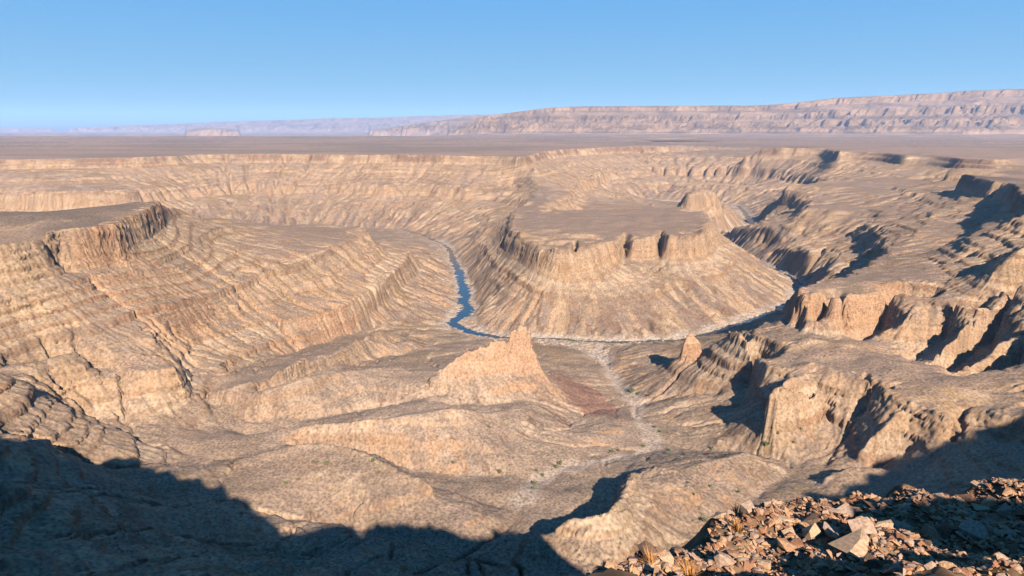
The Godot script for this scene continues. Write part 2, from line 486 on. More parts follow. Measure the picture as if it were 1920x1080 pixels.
func lay_beds() -> void:
	var rng := RandomNumberGenerator.new()
	rng.seed = 7
	var pal := [Color(0.44, 0.31, 0.19), Color(0.36, 0.235, 0.13), Color(0.30, 0.17, 0.092), Color(0.47, 0.35, 0.235), Color(0.33, 0.20, 0.11), Color(0.27, 0.185, 0.125), Color(0.40, 0.26, 0.15)]
	bed_h.resize(1000)
	bed_o.resize(1000)
	bed_c.resize(1000)
	var at := 0.0
	while at < 500.0:
		var hard := rng.randf_range(3.0, 9.0) * (1.6 if rng.randf() < 0.25 else 1.0)
		var soft := rng.randf_range(4.0, 13.0)
		var c1: Color = pal[rng.randi() % 7]
		var c2: Color = pal[rng.randi() % 7]
		c1 = c1.lerp(Color(0.235, 0.135, 0.075), 0.45)
		c2 = c2.lerp(Color(0.47, 0.335, 0.21), 0.45)
		var hi := hard * 0.22
		var si := soft + hard - hi
		for k in range(int(at * 2.0), mini(1000, int((at + hard + soft) * 2.0) + 1)):
			var q := k * 0.5 - at
			bed_h[k] = at + (q / hi * hard if q < hi else hard + (q - hi) / si * soft)
		for k in range(int(at * 2.0), mini(1000, int((at + hard + soft) * 2.0) + 1)):
			var q := k * 0.5 - at
			bed_o[k] = 1.0 if q < hard else -0.4
			bed_c[k] = c1 if q < hard else c2
		at += hard + soft

func bed_warp(x: float, d: float) -> float:
	# the beds are not quite level
	return n_big.get_noise_2d(x * 0.8 + 300.0, d * 0.8) * 22.0 + 60.0

func river_carve() -> void:
	# bed, bars and banks as surveyed lines
	for k in river_w.size() - 1:
		var a := river_w[k]
		var b := river_w[k + 1]
		var e := Vector2(b.x - a.x, b.y - a.y).normalized()
		var nx := -e.y
		var nd := e.x
		lines.append(PackedVector3Array([Vector3(a.x, -5.0 if a.z > 8.5 else -2.6, a.y), Vector3(b.x, -5.0 if b.z > 8.5 else -2.6, b.y)]))
		for s: float in [-1.0, 1.0]:
			var wa := a.z + 12.0
			var wb := b.z + 12.0
			lines.append(PackedVector3Array([Vector3(a.x + nx * s * wa, 4.0, a.y + nd * s * wa), Vector3(b.x + nx * s * wb, 4.0, b.y + nd * s * wb)]))

func spline(fx: float, fy: float) -> float:
	# smooth (cubic B-spline) reading of the relief
	var ix := int(floorf(fx))
	var iy := int(floorf(fy))
	var t := fx - ix
	var u := fy - iy
	var w0 := (1.0 - t) * (1.0 - t) * (1.0 - t) / 6.0
	var w3 := t * t * t / 6.0
	var w1 := (3.0 * t * t * t - 6.0 * t * t + 4.0) / 6.0
	var w2 := 1.0 - w0 - w1 - w3
	var v0 := (1.0 - u) * (1.0 - u) * (1.0 - u) / 6.0
	var v3 := u * u * u / 6.0
	var v1 := (3.0 * u * u * u - 6.0 * u * u + 4.0) / 6.0
	var v2 := 1.0 - v0 - v1 - v3
	ix = clampi(ix, 1, NA - 3)
	iy = clampi(iy, 1, NR - 3)
	var o := (iy - 1) * NA + ix
	var s := v0 * (w0 * base[o - 1] + w1 * base[o] + w2 * base[o + 1] + w3 * base[o + 2])
	o += NA
	s += v1 * (w0 * base[o - 1] + w1 * base[o] + w2 * base[o + 1] + w3 * base[o + 2])
	o += NA
	s += v2 * (w0 * base[o - 1] + w1 * base[o] + w2 * base[o + 1] + w3 * base[o + 2])
	o += NA
	s += v3 * (w0 * base[o - 1] + w1 * base[o] + w2 * base[o + 1] + w3 * base[o + 2])
	return s

const LANES := 12

func gully(x: float, d: float, th: float, f: float, along: float) -> float:
	# furrows that run down the slope, whatever its direction
	var q := fposmod(th / PI * LANES, LANES)
	var i0 := int(q)
	var t := q - i0
	t = t * t * (3.0 - 2.0 * t)
	var s := 0.0
	for k in 2:
		var wgt := 1.0 - t if k == 0 else t
		if wgt > 0.03:
			var lane := (i0 + k) % LANES
			var a := lane * PI / LANES
			var cx := cos(a)
			var cd := sin(a)
			s += wgt * n_gul.get_noise_2d((x * cd - d * cx) * f + lane * 311.7, (x * cx + d * cd) * f * along)
	return s / sqrt((1.0 - t) * (1.0 - t) + t * t)

func height(ph: float, r: float) -> float:
	var x := r * sin(ph)
	var d := r * cos(ph)
	var w := smoothstep(42.3, 45.0, absf(ph) / D2R)
	if r < 205.0:
		w = 1.0
	var hs := 0.0
	if w < 1.0:
		var fx := (ph - A0) / DA - 0.5
		var fy := log(r / R0) / DA - 0.5
		var b := spline(fx, fy)
		# slope
		var cx := clampf((fx + 0.5) * 0.25 - 0.5, 0.0, gw - 1.001)
		var cy := clampf((fy + 0.5) * 0.25 - 0.5, 0.0, gh - 1.001)
		var ix := int(cx)
		var iy := int(cy)
		var tx := cx - ix
		var ty := cy - iy
		var o := iy * gw + ix
		var gx := lerpf(lerpf(gxs[o], gxs[o + 1], tx), lerpf(gxs[o + gw], gxs[o + gw + 1], tx), ty)
		var gz := lerpf(lerpf(gzs[o], gzs[o + 1], tx), lerpf(gzs[o + gw], gzs[o + gw + 1], tx), ty)
		var sl := sqrt(gx * gx + gz * gz)
		var th := atan2(gz, gx)
		var k := smoothstep(0.06, 0.42, sl)
		var low := smoothstep(2.0, 14.0, b)
		var wx := n_mid.get_noise_2d(x, d) * 26.0
		var wd := n_mid.get_noise_2d(x + 4000.0, d) * 26.0
		var g2 := gully(x + wx * 0.5, d + wd * 0.5, th, 1.0 / 60.0, 0.2)
		var g3 := gully(x + wx * 0.2, d + wd * 0.2, th, 1.0 / 22.0, 0.16)
		var ca := (x + 170.0) / 420.0
		var cb := (d - 930.0) / 260.0
		var calm := 1.0 - 0.5 * exp(-(ca * ca + cb * cb))
		var nb := (absf(g2) - 0.3) * 4.0 * k * low * calm / (1.0 + sl * sl * 1.6)
		var off := off_at(x, d)
		for lim: float in [170.0, 311.5]:
			if b - off < lim + 3.0 and b + nb - off > lim and nb > 0.0:
				nb -= minf(nb, b + nb - off - lim) * 0.85
		if b - off > 312.0:
			nb *= 0.25
		b += nb
		hs = cut(b, off, worn_at(x, d))
		# thin beds
		var bw := bed_warp(x, d)
		var hard := clampf(k * smoothstep(35.0, 80.0, hs) * (0.75 + 0.9 * n_mid.get_noise_2d(x * 0.7, d * 0.7 + 7000.0)), 0.0, 0.9)
		var bq := clampf((hs + bw) * 2.0, 0.0, 998.0)
		var bi := int(bq)
		hs = lerpf(hs, lerpf(bed_h[bi], bed_h[bi + 1], bq - bi) - bw, hard)
		# broken rock of the inner gorge
		var gorge := smoothstep(125.0, 90.0, hs) * smoothstep(1450.0, 1700.0, d) * low
		hs += ((absf(n_mid.get_noise_2d(x * 2.3, d * 2.3 + 900.0)) - 0.25) * 3.5 + (absf(g2) - 0.3) * 6.0) * gorge * (0.3 + k)
		# rills and rubble
		hs += (0.3 - absf(g3)) * 2.2 * k * low * calm
		hs += (n_fine.get_noise_2d(x, d) * 0.45 + n_fine.get_noise_2d(x * 3.1, d * 3.1) * 0.4) * (0.3 + k) * smoothstep(0.0, 5.0, hs)
		if hs < 8.0:
			hs += n_fine.get_noise_2d(x * 0.8, d * 0.8) * 2.6 + n_fine.get_noise_2d(x * 2.1, d * 2.1) * 1.4 + n_mid.get_noise_2d(x * 1.5, d * 1.5) * 2.0
	if w > 0.0:
		var hn := near_h(x, d)
		hn += n_mid.get_noise_2d(x, d) * 8.0 * smoothstep(60.0, 150.0, r) + n_fine.get_noise_2d(x * 0.5, d * 0.5) * 2.0
		hs = lerpf(hs, hn, w)
	return hs

# ---------------------------------------------------------------- meshes of the relief

var cols := 0
var row_r := PackedFloat32Array()
var col_a := PackedFloat32Array()
var pos := PackedVector3Array()
var nor := PackedVector3Array()
var tint := PackedColorArray()

const BAND := 24
var rr := PackedFloat32Array()        # distance of every vertex
var hc := PackedFloat32Array()        # first look at the heights, on every second column and row
var cw := 0

func look_row(j: int) -> void:
	var r := row_r[j * 2]
	for i in cw:
		hc[j * cw + i] = height(col_a[mini(i * 2, cols - 1)], r)

func spread_band(b: int) -> void:
	# rows crowd together where the ground rises steeply, so that cliffs keep their ledges
	var m := BAND / 2
	var wt := PackedFloat32Array()
	wt.resize(m)
	var r0 := row_r[b * BAND]
	var dr := (row_r[(b + 1) * BAND] - r0) / m
	for i in cols:
		var ci := mini(i / 2, cw - 1)
		var total := 0.0
		for k in m:
			var s := 0.0
			for e in range(-2, 3):
				var c := clampi(ci + e, 0, cw - 1)
				s += absf(hc[(b * m + k + 1) * cw + c] - hc[(b * m + k) * cw + c])
			wt[k] = dr * 0.8 + s * 0.2
			total += wt[k]
		var k := 0
		var done := 0.0
		for j in BAND:
			var want := total * j / BAND
			while k < m - 1 and done + wt[k] < want:
				done += wt[k]
				k += 1
			rr[(b * BAND + j) * cols + i] = r0 + dr * (k + (want - done) / wt[k])

func fill_row(j: int) -> void:
	for i in cols:
		var r := rr[j * cols + i]
		var ph := col_a[i]
		pos[j * cols + i] = Vector3(r * sin(ph), height(ph, r), -r * cos(ph))

func norm_at(j: int, i: int) -> Vector3:
	var ja := maxi(j - 1, 0) * cols
	var jb := mini(j + 1, row_r.size() - 1) * cols
	var ia := maxi(i - 1, 0)
	var ib := mini(i + 1, cols - 1)
	return (pos[j * cols + ib] - pos[j * cols + ia]).cross(pos[jb + i] - pos[ja + i]).normalized()

func ledge_row(j: int) -> void:
	# harder and softer beds stand out and fall back on the cliffs
	for i in cols:
		var p := pos[j * cols + i]
		var n := norm_at(j, i)
		var s := smoothstep(0.12, 0.45, 1.0 - n.y) * smoothstep(4.0, 20.0, p.y)
		if s > 0.0:
			var bq := clampi(int((p.y + bed_warp(p.x, -p.z)) * 2.0), 0, 999)
			var sed := smoothstep(50.0, 90.0, p.y)
			var out := sed * bed_o[bq] * (1.5 + n_mid.get_noise_2d(p.x * 2.0, p.z * 2.0) * 2.0)
			out += (absf(n_fine.get_noise_3d(p.x, p.y * 0.7, p.z)) - 0.25) * (3.4 if p.z > -1450.0 else 1.8) + n_fine.get_noise_3d(p.x * 2.7, p.y * 2.7, p.z * 2.7) * 0.7
			var hn := Vector3(n.x, 0.0, n.z)
			nor[j * cols + i] = p + hn * (out * s)
		else:
			nor[j * cols + i] = p

func paint_row(j: int) -> void:
	for i in cols:
		var n := norm_at(j, i)
		nor[j * cols + i] = n
		tint[j * cols + i] = rock(pos[j * cols + i], n)

func mixc(a: Color, b: Color, t: float) -> Color:
	return a.lerp(b, clampf(t, 0.0, 1.0))

func flow_at(x: float, d: float) -> float:
	# which way the slope as a whole falls
	var cx := clampf((atan2(x, d) - A0) / DA * 0.25 - 0.5, 0.0, gw - 1.001)
	var cy := clampf(log(maxf(Vector2(x, d).length(), R0) / R0) / DA * 0.25 - 0.5, 0.0, gh - 1.001)
	var ix := int(cx)
	var iy := int(cy)
	var tx := cx - ix
	var ty := cy - iy
	var o := iy * gw + ix
	var gx := lerpf(lerpf(gxs[o], gxs[o + 1], tx), lerpf(gxs[o + gw], gxs[o + gw + 1], tx), ty)
	var gz := lerpf(lerpf(gzs[o], gzs[o + 1], tx), lerpf(gzs[o + gw], gzs[o + gw + 1], tx), ty)
	return atan2(gz, gx)

func rock(p: Vector3, n: Vector3) -> Color:
	var x := p.x
	var d := -p.z
	var h := p.y
	var steep := 1.0 - n.y
	var big := n_col.get_noise_2d(x * 0.2, d * 0.2)
	var mid := n_col.get_noise_3d(x, h, d)
	var fine := n_col.get_noise_3d(x * 7.0, h * 7.0, d * 7.0)
	var c := Color(0.36, 0.235, 0.125)
	c = mixc(c, Color(0.41, 0.29, 0.195), 0.5 + big * 1.2)
	var ma := (x + 90.0) / 460.0
	var mb := (d - 1000.0) / 300.0
	var pale := exp(-(ma * ma + mb * mb))
	c = mixc(c, Color(0.545, 0.395, 0.28), pale * 0.85 + mid * 0.3 * pale)
	# beds: pale, ochre and red-brown layers
	var bed := clampi(int((h + bed_warp(x, d) + fine * 0.8) * 2.0), 0, 999)
	var sed := smoothstep(45.0, 85.0, h + big * 30.0) * smoothstep(0.03, 0.12, steep)
	c = mixc(c, bed_c[bed], sed * clampf(0.85 + mid * 0.6, 0.0, 1.0) * (1.0 - 0.55 * pale))
	c = mixc(c, Color(0.20, 0.125, 0.085), smoothstep(284.0, 300.0, h) * smoothstep(0.1, 0.25, steep) * clampf(0.45 + big * 1.6 + mid * 0.5, 0.0, 0.85))
	# lower gorge: dull brown gneiss
	c = mixc(c, Color(0.23, 0.165, 0.115), smoothstep(120.0, 60.0, h + big * 25.0) * (0.45 + 0.7 * mid))
	# scree streaks down the slopes, dark with desert varnish
	if steep > 0.02:
		var th := flow_at(x, d)
		var jx := mid * 5.0
		var s1 := gully(x + jx, d + jx, th, 1.0 / 42.0, 0.09)
		var s2 := gully(x + jx, d - jx, th, 1.0 / 13.0, 0.10)
		var scree := smoothstep(0.10, 0.22, s1 + 0.45 * s2 + 0.35 * big - 0.1 * pale) * smoothstep(0.5, 0.3, steep) * smoothstep(0.03, 0.08, steep)
		c = mixc(c, mixc(Color(0.20, 0.125, 0.085), Color(0.24, 0.175, 0.13), 0.5 + 2.0 * mid), scree * 0.85 * (1.0 - 0.6 * sed))
		var wedge := smoothstep(0.28, 0.38, s1 * -0.7 + s2 * 0.5 + mid * 0.5) * (1.0 - scree)
		c = mixc(c, mixc(Color(0.48, 0.35, 0.235), Color(0.46, 0.27, 0.14), 0.5 + 2.0 * big), wedge * 0.65 * (1.0 - 0.6 * sed))
	# dark stains down the cliffs
	if steep > 0.3:
		var stain := smoothstep(0.05, 0.35, gully(x, d, flow_at(x, d), 1.0 / 19.0, 0.03) + 0.4 * big)
		c = mixc(c, Color(0.19, 0.115, 0.075), stain * smoothstep(0.3, 0.5, steep) * 0.28)
	# varnished gravel on the flat tops
	var flat_ := smoothstep(0.06, 0.015, steep) if d < 2800.0 or h > 310.0 else smoothstep(0.02, 0.005, steep)
	c = mixc(c, Color(0.30, 0.208, 0.146), flat_ * (1.0 - 0.8 * pale)  * smoothstep(90.0, 130.0, h + big * 20.0 + smoothstep(1700.0, 1400.0, d) * 40.0) * (0.92 + 0.3 * mid))
	c = mixc(c, mixc(Color(0.36, 0.25, 0.185) if d > 2800.0 else Color(0.21, 0.155, 0.112), Color(0.25, 0.19, 0.15) if d > 2800.0 else Color(0.165, 0.125, 0.095), 0.4 + 1.6 * n_col.get_noise_2d(x * 0.03, d * 0.06)), smoothstep(310.0, 326.0, h) * flat_ * (0.85 + big))
	# orange rock of the butte, the spires and the buttress
	for g: Array in [] if d > 1700.0 else [[-40.0, 1125.0, 120.0, 55.0], [335.0, 1232.0, 40.0, 40.0], [640.0, 1340.0, 140.0, 90.0], [-640.0, 1180.0, 90.0, 160.0], [-420.0, 1420.0, 90.0, 170.0]]:
		var oa: float = (x - g[0]) / g[2]
		var ob: float = (d - g[1]) / g[3]
		c = mixc(c, Color(0.42, 0.235, 0.13), smoothstep(1.3, 0.5, oa * oa + ob * ob + mid * 0.8) * smoothstep(0.1, 0.3, steep) * 0.5)
	# a sheet of red-brown scree
	var ra := (x - 128.0 - (d - 1155.0) * -0.35) / 52.0
	var rb := (d - 1150.0) / 95.0
	c = mixc(c, Color(0.24, 0.135, 0.095), smoothstep(1.2, 0.7, sqrt(ra * ra + rb * rb) + mid * 0.35 + fine * 0.2) * 0.9)
	# gravel of the dry wash
	if d < 1600.0 and x > -120.0 and x < 420.0:
		var near := 1e9
		for k in wash.size() - 1:
			var wa := wash[k]
			var wb := wash[k + 1]
			var e := wb - wa
			var q := Vector2(x, d) - wa
			near = minf(near, (q - e * clampf(q.dot(e) / e.length_squared(), 0.0, 1.0)).length())
		c = mixc(c, Color(0.50, 0.385, 0.285), smoothstep(17.0, 9.0, near + mid * 16.0 + fine * 7.0) * 0.8)
	# river bars
	c = mixc(c, Color(0.44, 0.36, 0.285), smoothstep(9.0, 3.0, h + 8.0 * mid + 6.0 * fine) * 0.85 * (1.0 if x > 0.0 else smoothstep(3120.0, 3000.0, d)))
	c.g *= 1.0
	c.b *= 1.09
	return c * (0.49 * (1.0 + 0.28 * fine * (1.0 - 0.6 * smoothstep(0.25, 0.5, steep)) + 0.1 * mid))

const SCARP := [700, 330, 840, 330, 880, 560, 897, 647, 930, 700, 967, 752, 1000, 790, 1029, 825, 1071, 848, 1160, 856, 1265, 862, 1394, 868, 1446, 884, 1500, 930, 1560, 1000, 1640, 1040, 1760, 1092, 1800, 1130, 1840, 1142, 1920, 1170, 2050, 1200, 2400, 1230]
const FAR_RIDGE := [560, 200, 690, 330, 720, 400, 760, 510, 820, 630, 880, 755, 960, 800, 2400, 800]
const BLUE_RIDGE := [-600, 330, 0, 340, 100, 335, 118, 300, 150, 405, 230, 490, 330, 590, 440, 720, 560, 800, 620, 870, 700, 890, 780, 960, 850, 1020, 930, 1050, 2400, 1050]
const KNOLLS := [-600, 250, 340, 250, 348, 345, 368, 385, 380, 395, 418, 398, 430, 365, 445, 340, 460, 250, 2400, 250]

func along_list(l: Array, u: float) -> float:
	for k in range(0, l.size() - 2, 2):
		if u < l[k + 2]:
			return lerpf(l[k + 1], l[k + 3], clampf((u - l[k]) / (l[k + 2] - l[k]), 0.0, 1.0))
	return l[l.size() - 1]

func bench(t: float) -> float:
	# stepped face of the escarpment
	const A := [0.0, 0.30, 0.36, 0.52, 0.56, 0.85, 0.89, 1.0]
	const B := [0.0, 0.22, 0.34, 0.46, 0.60, 0.80, 0.97, 1.0]
	for k in 7:
		if t < A[k + 1]:
			return lerpf(B[k], B[k + 1], (t - A[k]) / (A[k + 1] - A[k]))
	return 1.0

func far_h(ph: float, r: float) -> float:
	var u := 960.0 + FOC * 1.028 * tan(ph)
	var x := r * sin(ph)
	var d := r * cos(ph)
	var h := 327.0 + n_big.get_noise_2d(x * 0.3, d * 0.3) * 4.0 - smoothstep(11800.0, 20000.0, d) * 170.0 * smoothstep(950.0, 750.0, u)
	var wu := u + n_gul.get_noise_2d(u * 0.013, d * 0.0011) * 26.0 + n_gul.get_noise_2d(u * 0.05, d * 0.003 + 30.0) * 7.0
	var g := n_gul.get_noise_2d(wu * 0.013, d * 0.0002) * 190.0 + n_gul.get_noise_2d(wu * 0.037, d * 0.0005 + 50.0) * 120.0 + n_gul.get_noise_2d(wu * 0.11, d * 0.0012 + 90.0) * 70.0
	for f in [[SCARP, 15400.0, 17500.0, 1.32], [KNOLLS, 21500.0, 23000.0, 1.1], [FAR_RIDGE, 20800.0, 24000.0, 1.2], [BLUE_RIDGE, 36000.0, 42000.0, 1.2]]:
		var top := along_list(f[0], u)
		if top <= 334.0:
			continue
		top = 330.0 + maxf(500.0 + (top - 500.0) * f[3] - 330.0, (top - 330.0) * 0.4)
		var s: float = (f[2] - f[1]) / 1600.0
		if d > f[1] - 600.0 * s and top > 255.0:
			# the lower the escarpment, the shorter its face
			var span: float = (f[2] - f[1]) * clampf((top - 330.0) / 700.0, 0.15, 1.5)
			var tt: float = clampf((d - f[2] + span) / span, 0.0, 1.0)
			var t := clampf(tt + (absf(g) * 1.6 - 90.0) * s / span * (1.0 - 0.85 * tt) * smoothstep(0.0, 0.12, tt), 0.0, 1.0)
			h = maxf(h, lerpf(minf(h, 330.0), top, bench(t)) + n_mid.get_noise_2d(x * 0.2, d * 0.2) * 9.0 * t * (1.0 - t) * s)
	return h

func fill_far(j: int) -> void:
	var r := row_r[j]
	for i in cols:
		var ph := col_a[i]
		pos[j * cols + i] = Vector3(r * tan(ph), far_h(ph, r / cos(ph)), -r)

func paint_far(j: int) -> void:
	var rows := row_r.size()
	var ja := maxi(j - 1, 0) * cols
	var jb := mini(j + 1, rows - 1) * cols
	for i in cols:
		var ia := maxi(i - 1, 0)
		var ib := mini(i + 1, cols - 1)
		var q := j * cols + i
		var n := (pos[j * cols + ib] - pos[j * cols + ia]).cross(pos[jb + i] - pos[ja + i]).normalized()
		nor[q] = n
		var p := pos[q]
		var mid := n_col.get_noise_2d(p.x * 0.06, p.z * 0.06)
		var strip := n_col.get_noise_2d(p.y * 1.3, mid * 4.0) * 1.3
		var c := mixc(Color(0.29, 0.18, 0.10), Color(0.37, 0.24, 0.145), 0.5 + strip)
		c = mixc(c, Color(0.17, 0.115, 0.085), -strip * 1.2)
		c = mixc(c, Color(0.37, 0.255, 0.19), maxf(smoothstep(0.05, 0.01, 1.0 - n.y), smoothstep(348.0, 338.0, p.y)))
		tint[q] = c * (0.42 if p.y > 345.0 else 0.46) * (1.0 + 0.3 * mid + 0.2 * n_col.get_noise_2d(p.x * 0.5, p.z * 0.5))

func submesh(rows: int, keep: PackedByteArray, id: int) -> ArrayMesh:
	var map := PackedInt32Array()
	map.resize(pos.size())
	map.fill(-1)
	var vp := PackedVector3Array()
	var vn := PackedVector3Array()
	var vc := PackedColorArray()
	var ix := PackedInt32Array()
	for j in rows - 1:
		for i in cols - 1:
			if keep.size() > 0 and keep[j * cols + i] != id:
				continue
			var q := [j * cols + i, j * cols + i + 1, (j + 1) * cols + i + 1, (j + 1) * cols + i]
			for k: int in q:
				if map[k] < 0:
					map[k] = vp.size()
					vp.append(pos[k])
					vn.append(nor[k])
					vc.append(tint[k])
			var a := map[q[0]]
			var b := map[q[1]]
			var c := map[q[2]]
			var e := map[q[3]]
			ix.append(a); ix.append(e); ix.append(c)
			ix.append(a); ix.append(c); ix.append(b)
	var arr := []
	arr.resize(Mesh.ARRAY_MAX)
	arr[Mesh.ARRAY_VERTEX] = vp
	arr[Mesh.ARRAY_NORMAL] = vn
	arr[Mesh.ARRAY_COLOR] = vc
	arr[Mesh.ARRAY_INDEX] = ix
	var m := ArrayMesh.new()
	m.add_surface_from_arrays(Mesh.PRIMITIVE_TRIANGLES, arr)
	return m

func each(fn: Callable, n: int) -> void:
	var g := WorkerThreadPool.add_group_task(fn, n, -1, true)
	WorkerThreadPool.wait_for_group_task_completion(g)

const MESA := [-140, 1700, -20, 1620, 130, 1590, 380, 1585, 500, 1665, 620, 1750, 820, 1950, 930, 2220, 900, 2500, 880, 2800, 800, 2900, 300, 2800, 150, 2700, -60, 2640, -150, 2350, -130, 1950]
const FAR_WALL := [-7000, 3000, -2300, 3000, -1600, 3220, -1100, 3380, -540, 3400, -290, 2930, -60, 2640, 150, 2700, 300, 2800, 800, 2900, 1000, 3200, 1250, 3560, 1420, 4300, 2000, 4000, 2500, 3300, 9000, 3300, 9000, 9000, -7000, 9000]
const RIGHT_WALL := [930, 2220, 820, 1950, 620, 1750, 500, 1665, 470, 1450, 520, 1250, 700, 1050, 900, 950, 2500, 700, 4000, 3300, 2500, 3300, 2000, 4000, 1420, 4300, 1250, 3560, 1000, 3200, 880, 2800, 900, 2500]
const LEFT_WALL := [-7000, 3000, -2300, 3000, -1600, 3220, -1100, 3380, -540, 3400, -290, 2930, -230, 2550, -180, 2200, -150, 1950, -170, 1750, -230, 1620, -400, 1330, -450, 1080, -500, 900, -900, 700, -7000, 700]
const ROUND_HILL := [380, 860, 420, 1000, 500, 1200, 700, 1050, 900, 950, 800, 760, 500, 720]
const NEAR_RIDGE := [0, 600, 20, 660, 130, 770, 160, 830, 330, 880, 420, 760, 330, 640, 150, 480, 60, 520]
var polys := []
var region := PackedByteArray()

func region_row(j: int) -> void:
	for i in cols:
		var p := pos[j * cols + i]
		var at := Vector2(p.x, -p.z)
		var id := 0
		if at.y > 3000.0 and p.y > 324.0:
			id = 1
		elif Vector2((p.x + 45.0) / 105.0, (at.y - 1130.0) / 62.0).length() < 1.0:
			id = 7
		elif at.distance_to(Vector2(333, 1232)) < 26.0:
			id = 8
		elif at.y < 620.0 and not Geometry2D.is_point_in_polygon(at, polys[5]):
			id = 9
		else:
			for k in 6:
				if Geometry2D.is_point_in_polygon(at, polys[k]):
					id = [2, 3, 4, 5, 6, 10][k]
					break
		region[j * cols + i] = id

func put(called: String, mesh: Mesh, mat: Material, label: String, category := "", kind := "structure") -> MeshInstance3D:
	var o := MeshInstance3D.new()
	o.name = called
	o.mesh = mesh
	o.material_override = mat
	o.set_meta("label", label)
	if category:
		o.set_meta("category", category)
	if kind:
		o.set_meta("kind", kind)
	add_child(o, true)
	return o

func grid_of(cs: PackedFloat32Array, rs: PackedFloat32Array, far := false) -> void:
	col_a = cs
	row_r = rs
	cols = cs.size()
	pos.resize(cols * rs.size())
	nor.resize(cols * rs.size())
	tint.resize(cols * rs.size())
	if far:
		each(fill_far, rs.size())
		each(paint_far, rs.size())
		return
	rr.resize(cols * rs.size())
	for j in rs.size():
		for i in cols:
			rr[j * cols + i] = rs[j]
	if rs.size() > 400:
		cw = (cols + 1) / 2
		var bands := (rs.size() - 1) / BAND
		hc.resize(cw * (bands * BAND / 2 + 1))
		each(look_row, bands * BAND / 2 + 1)
		each(spread_band, bands)
	each(fill_row, rs.size())
	each(ledge_row, rs.size())
	pos = nor
	nor = PackedVector3Array()
	nor.resize(pos.size())
	each(paint_row, rs.size())

const EDGE := [-40, -10, -20, -12, -6, -4, -2.5, 2, 0.6, 7.2, 1.5, 8.7, 2.4, 9.5, 3.65, 11.15, 4.9, 12.2, 6.3, 13.0, 8.8, 14.0, 11.3, 14.1, 15, 14, 24, 10, 30, 0, 40, -14]

func spur_h(x: float, d: float) -> float:
	# the rocky spur below the viewpoint: gentle on top, steep beyond its edge
	var best := 1e18
	var side := 1.0
	for k in range(0, EDGE.size() - 2, 2):
		var ax: float = EDGE[k]
		var ad: float = EDGE[k + 1]
		var ex: float = EDGE[k + 2] - ax
		var ed: float = EDGE[k + 3] - ad
		var t := clampf(((x - ax) * ex + (d - ad) * ed) / (ex * ex + ed * ed), 0.0, 1.0)
		var px := x - ax - ex * t
		var pd := d - ad - ed * t
		var q := px * px + pd * pd
		if q < best:
			best = q
			side = 1.0 if ex * pd - ed * px > 0.0 else -1.0
	var out := sqrt(best) * side + n_fine.get_noise_2d(x * 9.0, d * 9.0) * 0.35
	var h := 498.3
	if d > 8.8:
		h = 493.7 - 0.3 * (d - 8.8)
	elif d > 0.5:
		h = 498.3 - 4.6 * (d - 0.5) / 8.3
	# a low rock knoll beside the viewpoint
	h += 3.2 * smoothstep(9.4, 10.6, x + n_fine.get_noise_2d(x * 6.0, d * 6.0) * 0.8 + 0.12 * d) * smoothstep(0.2, -1.6, d) * smoothstep(-13.0, -9.0, d)
	h += n_fine.get_noise_2d(x * 5.0, d * 5.0) * 0.28 + n_fine.get_noise_2d(x * 17.0, d * 17.0) * 0.12 + n_fine.get_noise_2d(x * 50.0, d * 50.0) * 0.04
	if out > 0.0:
		h -= minf(out, 2.0) * 1.1 + maxf(out - 2.0, 0.0) * 2.1
	return h

func build_spur(mat: Material) -> void:
	var xs := PackedFloat32Array()
	var ds := PackedFloat32Array()
	var q := -32.0
	while q < 46.0:
		xs.append(q)
		q += 0.1 if q > -1.0 and q < 14.0 else 1.4
	q = -16.0
	while q < 42.0:
		ds.append(q)
		q += 0.09 if q > 7.0 and q < 15.5 else 0.9
	cols = xs.size()
	row_r = ds
	pos.resize(cols * ds.size())
	nor = PackedVector3Array()
	nor.resize(pos.size())
	tint = PackedColorArray()
	tint.resize(pos.size())
	for j in ds.size():
		for i in cols:
			pos[j * cols + i] = Vector3(xs[i], spur_h(xs[i], ds[j]), -ds[j])
	for j in ds.size():
		for i in cols:
			var p := pos[j * cols + i]
			nor[j * cols + i] = norm_at(j, i)
			var a := n_col.get_noise_3d(p.x * 40.0, p.y * 40.0, p.z * 40.0)
			var b := n_col.get_noise_2d(p.x * 200.0, p.z * 200.0)
			var c := mixc(Color(0.20, 0.115, 0.07), Color(0.30, 0.19, 0.12), 0.5 + a)
			tint[j * cols + i] = c * (0.45 + 0.2 * b)
	put("rim_outcrop", submesh(ds.size(), PackedByteArray(), 0), mat, "stony brown outcrop of the near rim under the loose rubble")

func rock_mesh(sd: int, flatness: float) -> ArrayMesh:
	# an angular broken stone: the hull of a few scattered points
	var rng := RandomNumberGenerator.new()
	rng.seed = sd
	var p := PackedVector3Array()
	while p.size() < 13:
		var v := Vector3(rng.randf_range(-1, 1), rng.randf_range(-1, 1), rng.randf_range(-1, 1))
		v = v / maxf(absf(v.x), maxf(absf(v.y), absf(v.z))) * rng.randf_range(0.72, 1.0)
		p.append(Vector3(v.x * 0.5, v.y * 0.5 * flatness, v.z * 0.5 * rng.randf_range(0.75, 1.0)))
	var st := SurfaceTool.new()
	st.begin(Mesh.PRIMITIVE_TRIANGLES)
	for a in p.size():
		for b in range(a + 1, p.size()):
			for c in range(b + 1, p.size()):
				var n := (p[b] - p[a]).cross(p[c] - p[a])
				if n.length() < 1e-6:
					continue
				n = n.normalized()
				var up := 0
				var dn := 0
				for k in p.size():
					if k != a and k != b and k != c:
						if n.dot(p[k] - p[a]) > 0.0:
							up += 1
						else:
							dn += 1
				if up > 0 and dn > 0:
					continue
				var o := n if up == 0 else -n
				var tri := [a, c, b] if up == 0 else [a, b, c]
				for k: int in tri:
					st.set_normal(o)
					st.add_vertex(p[k])
	return st.commit()

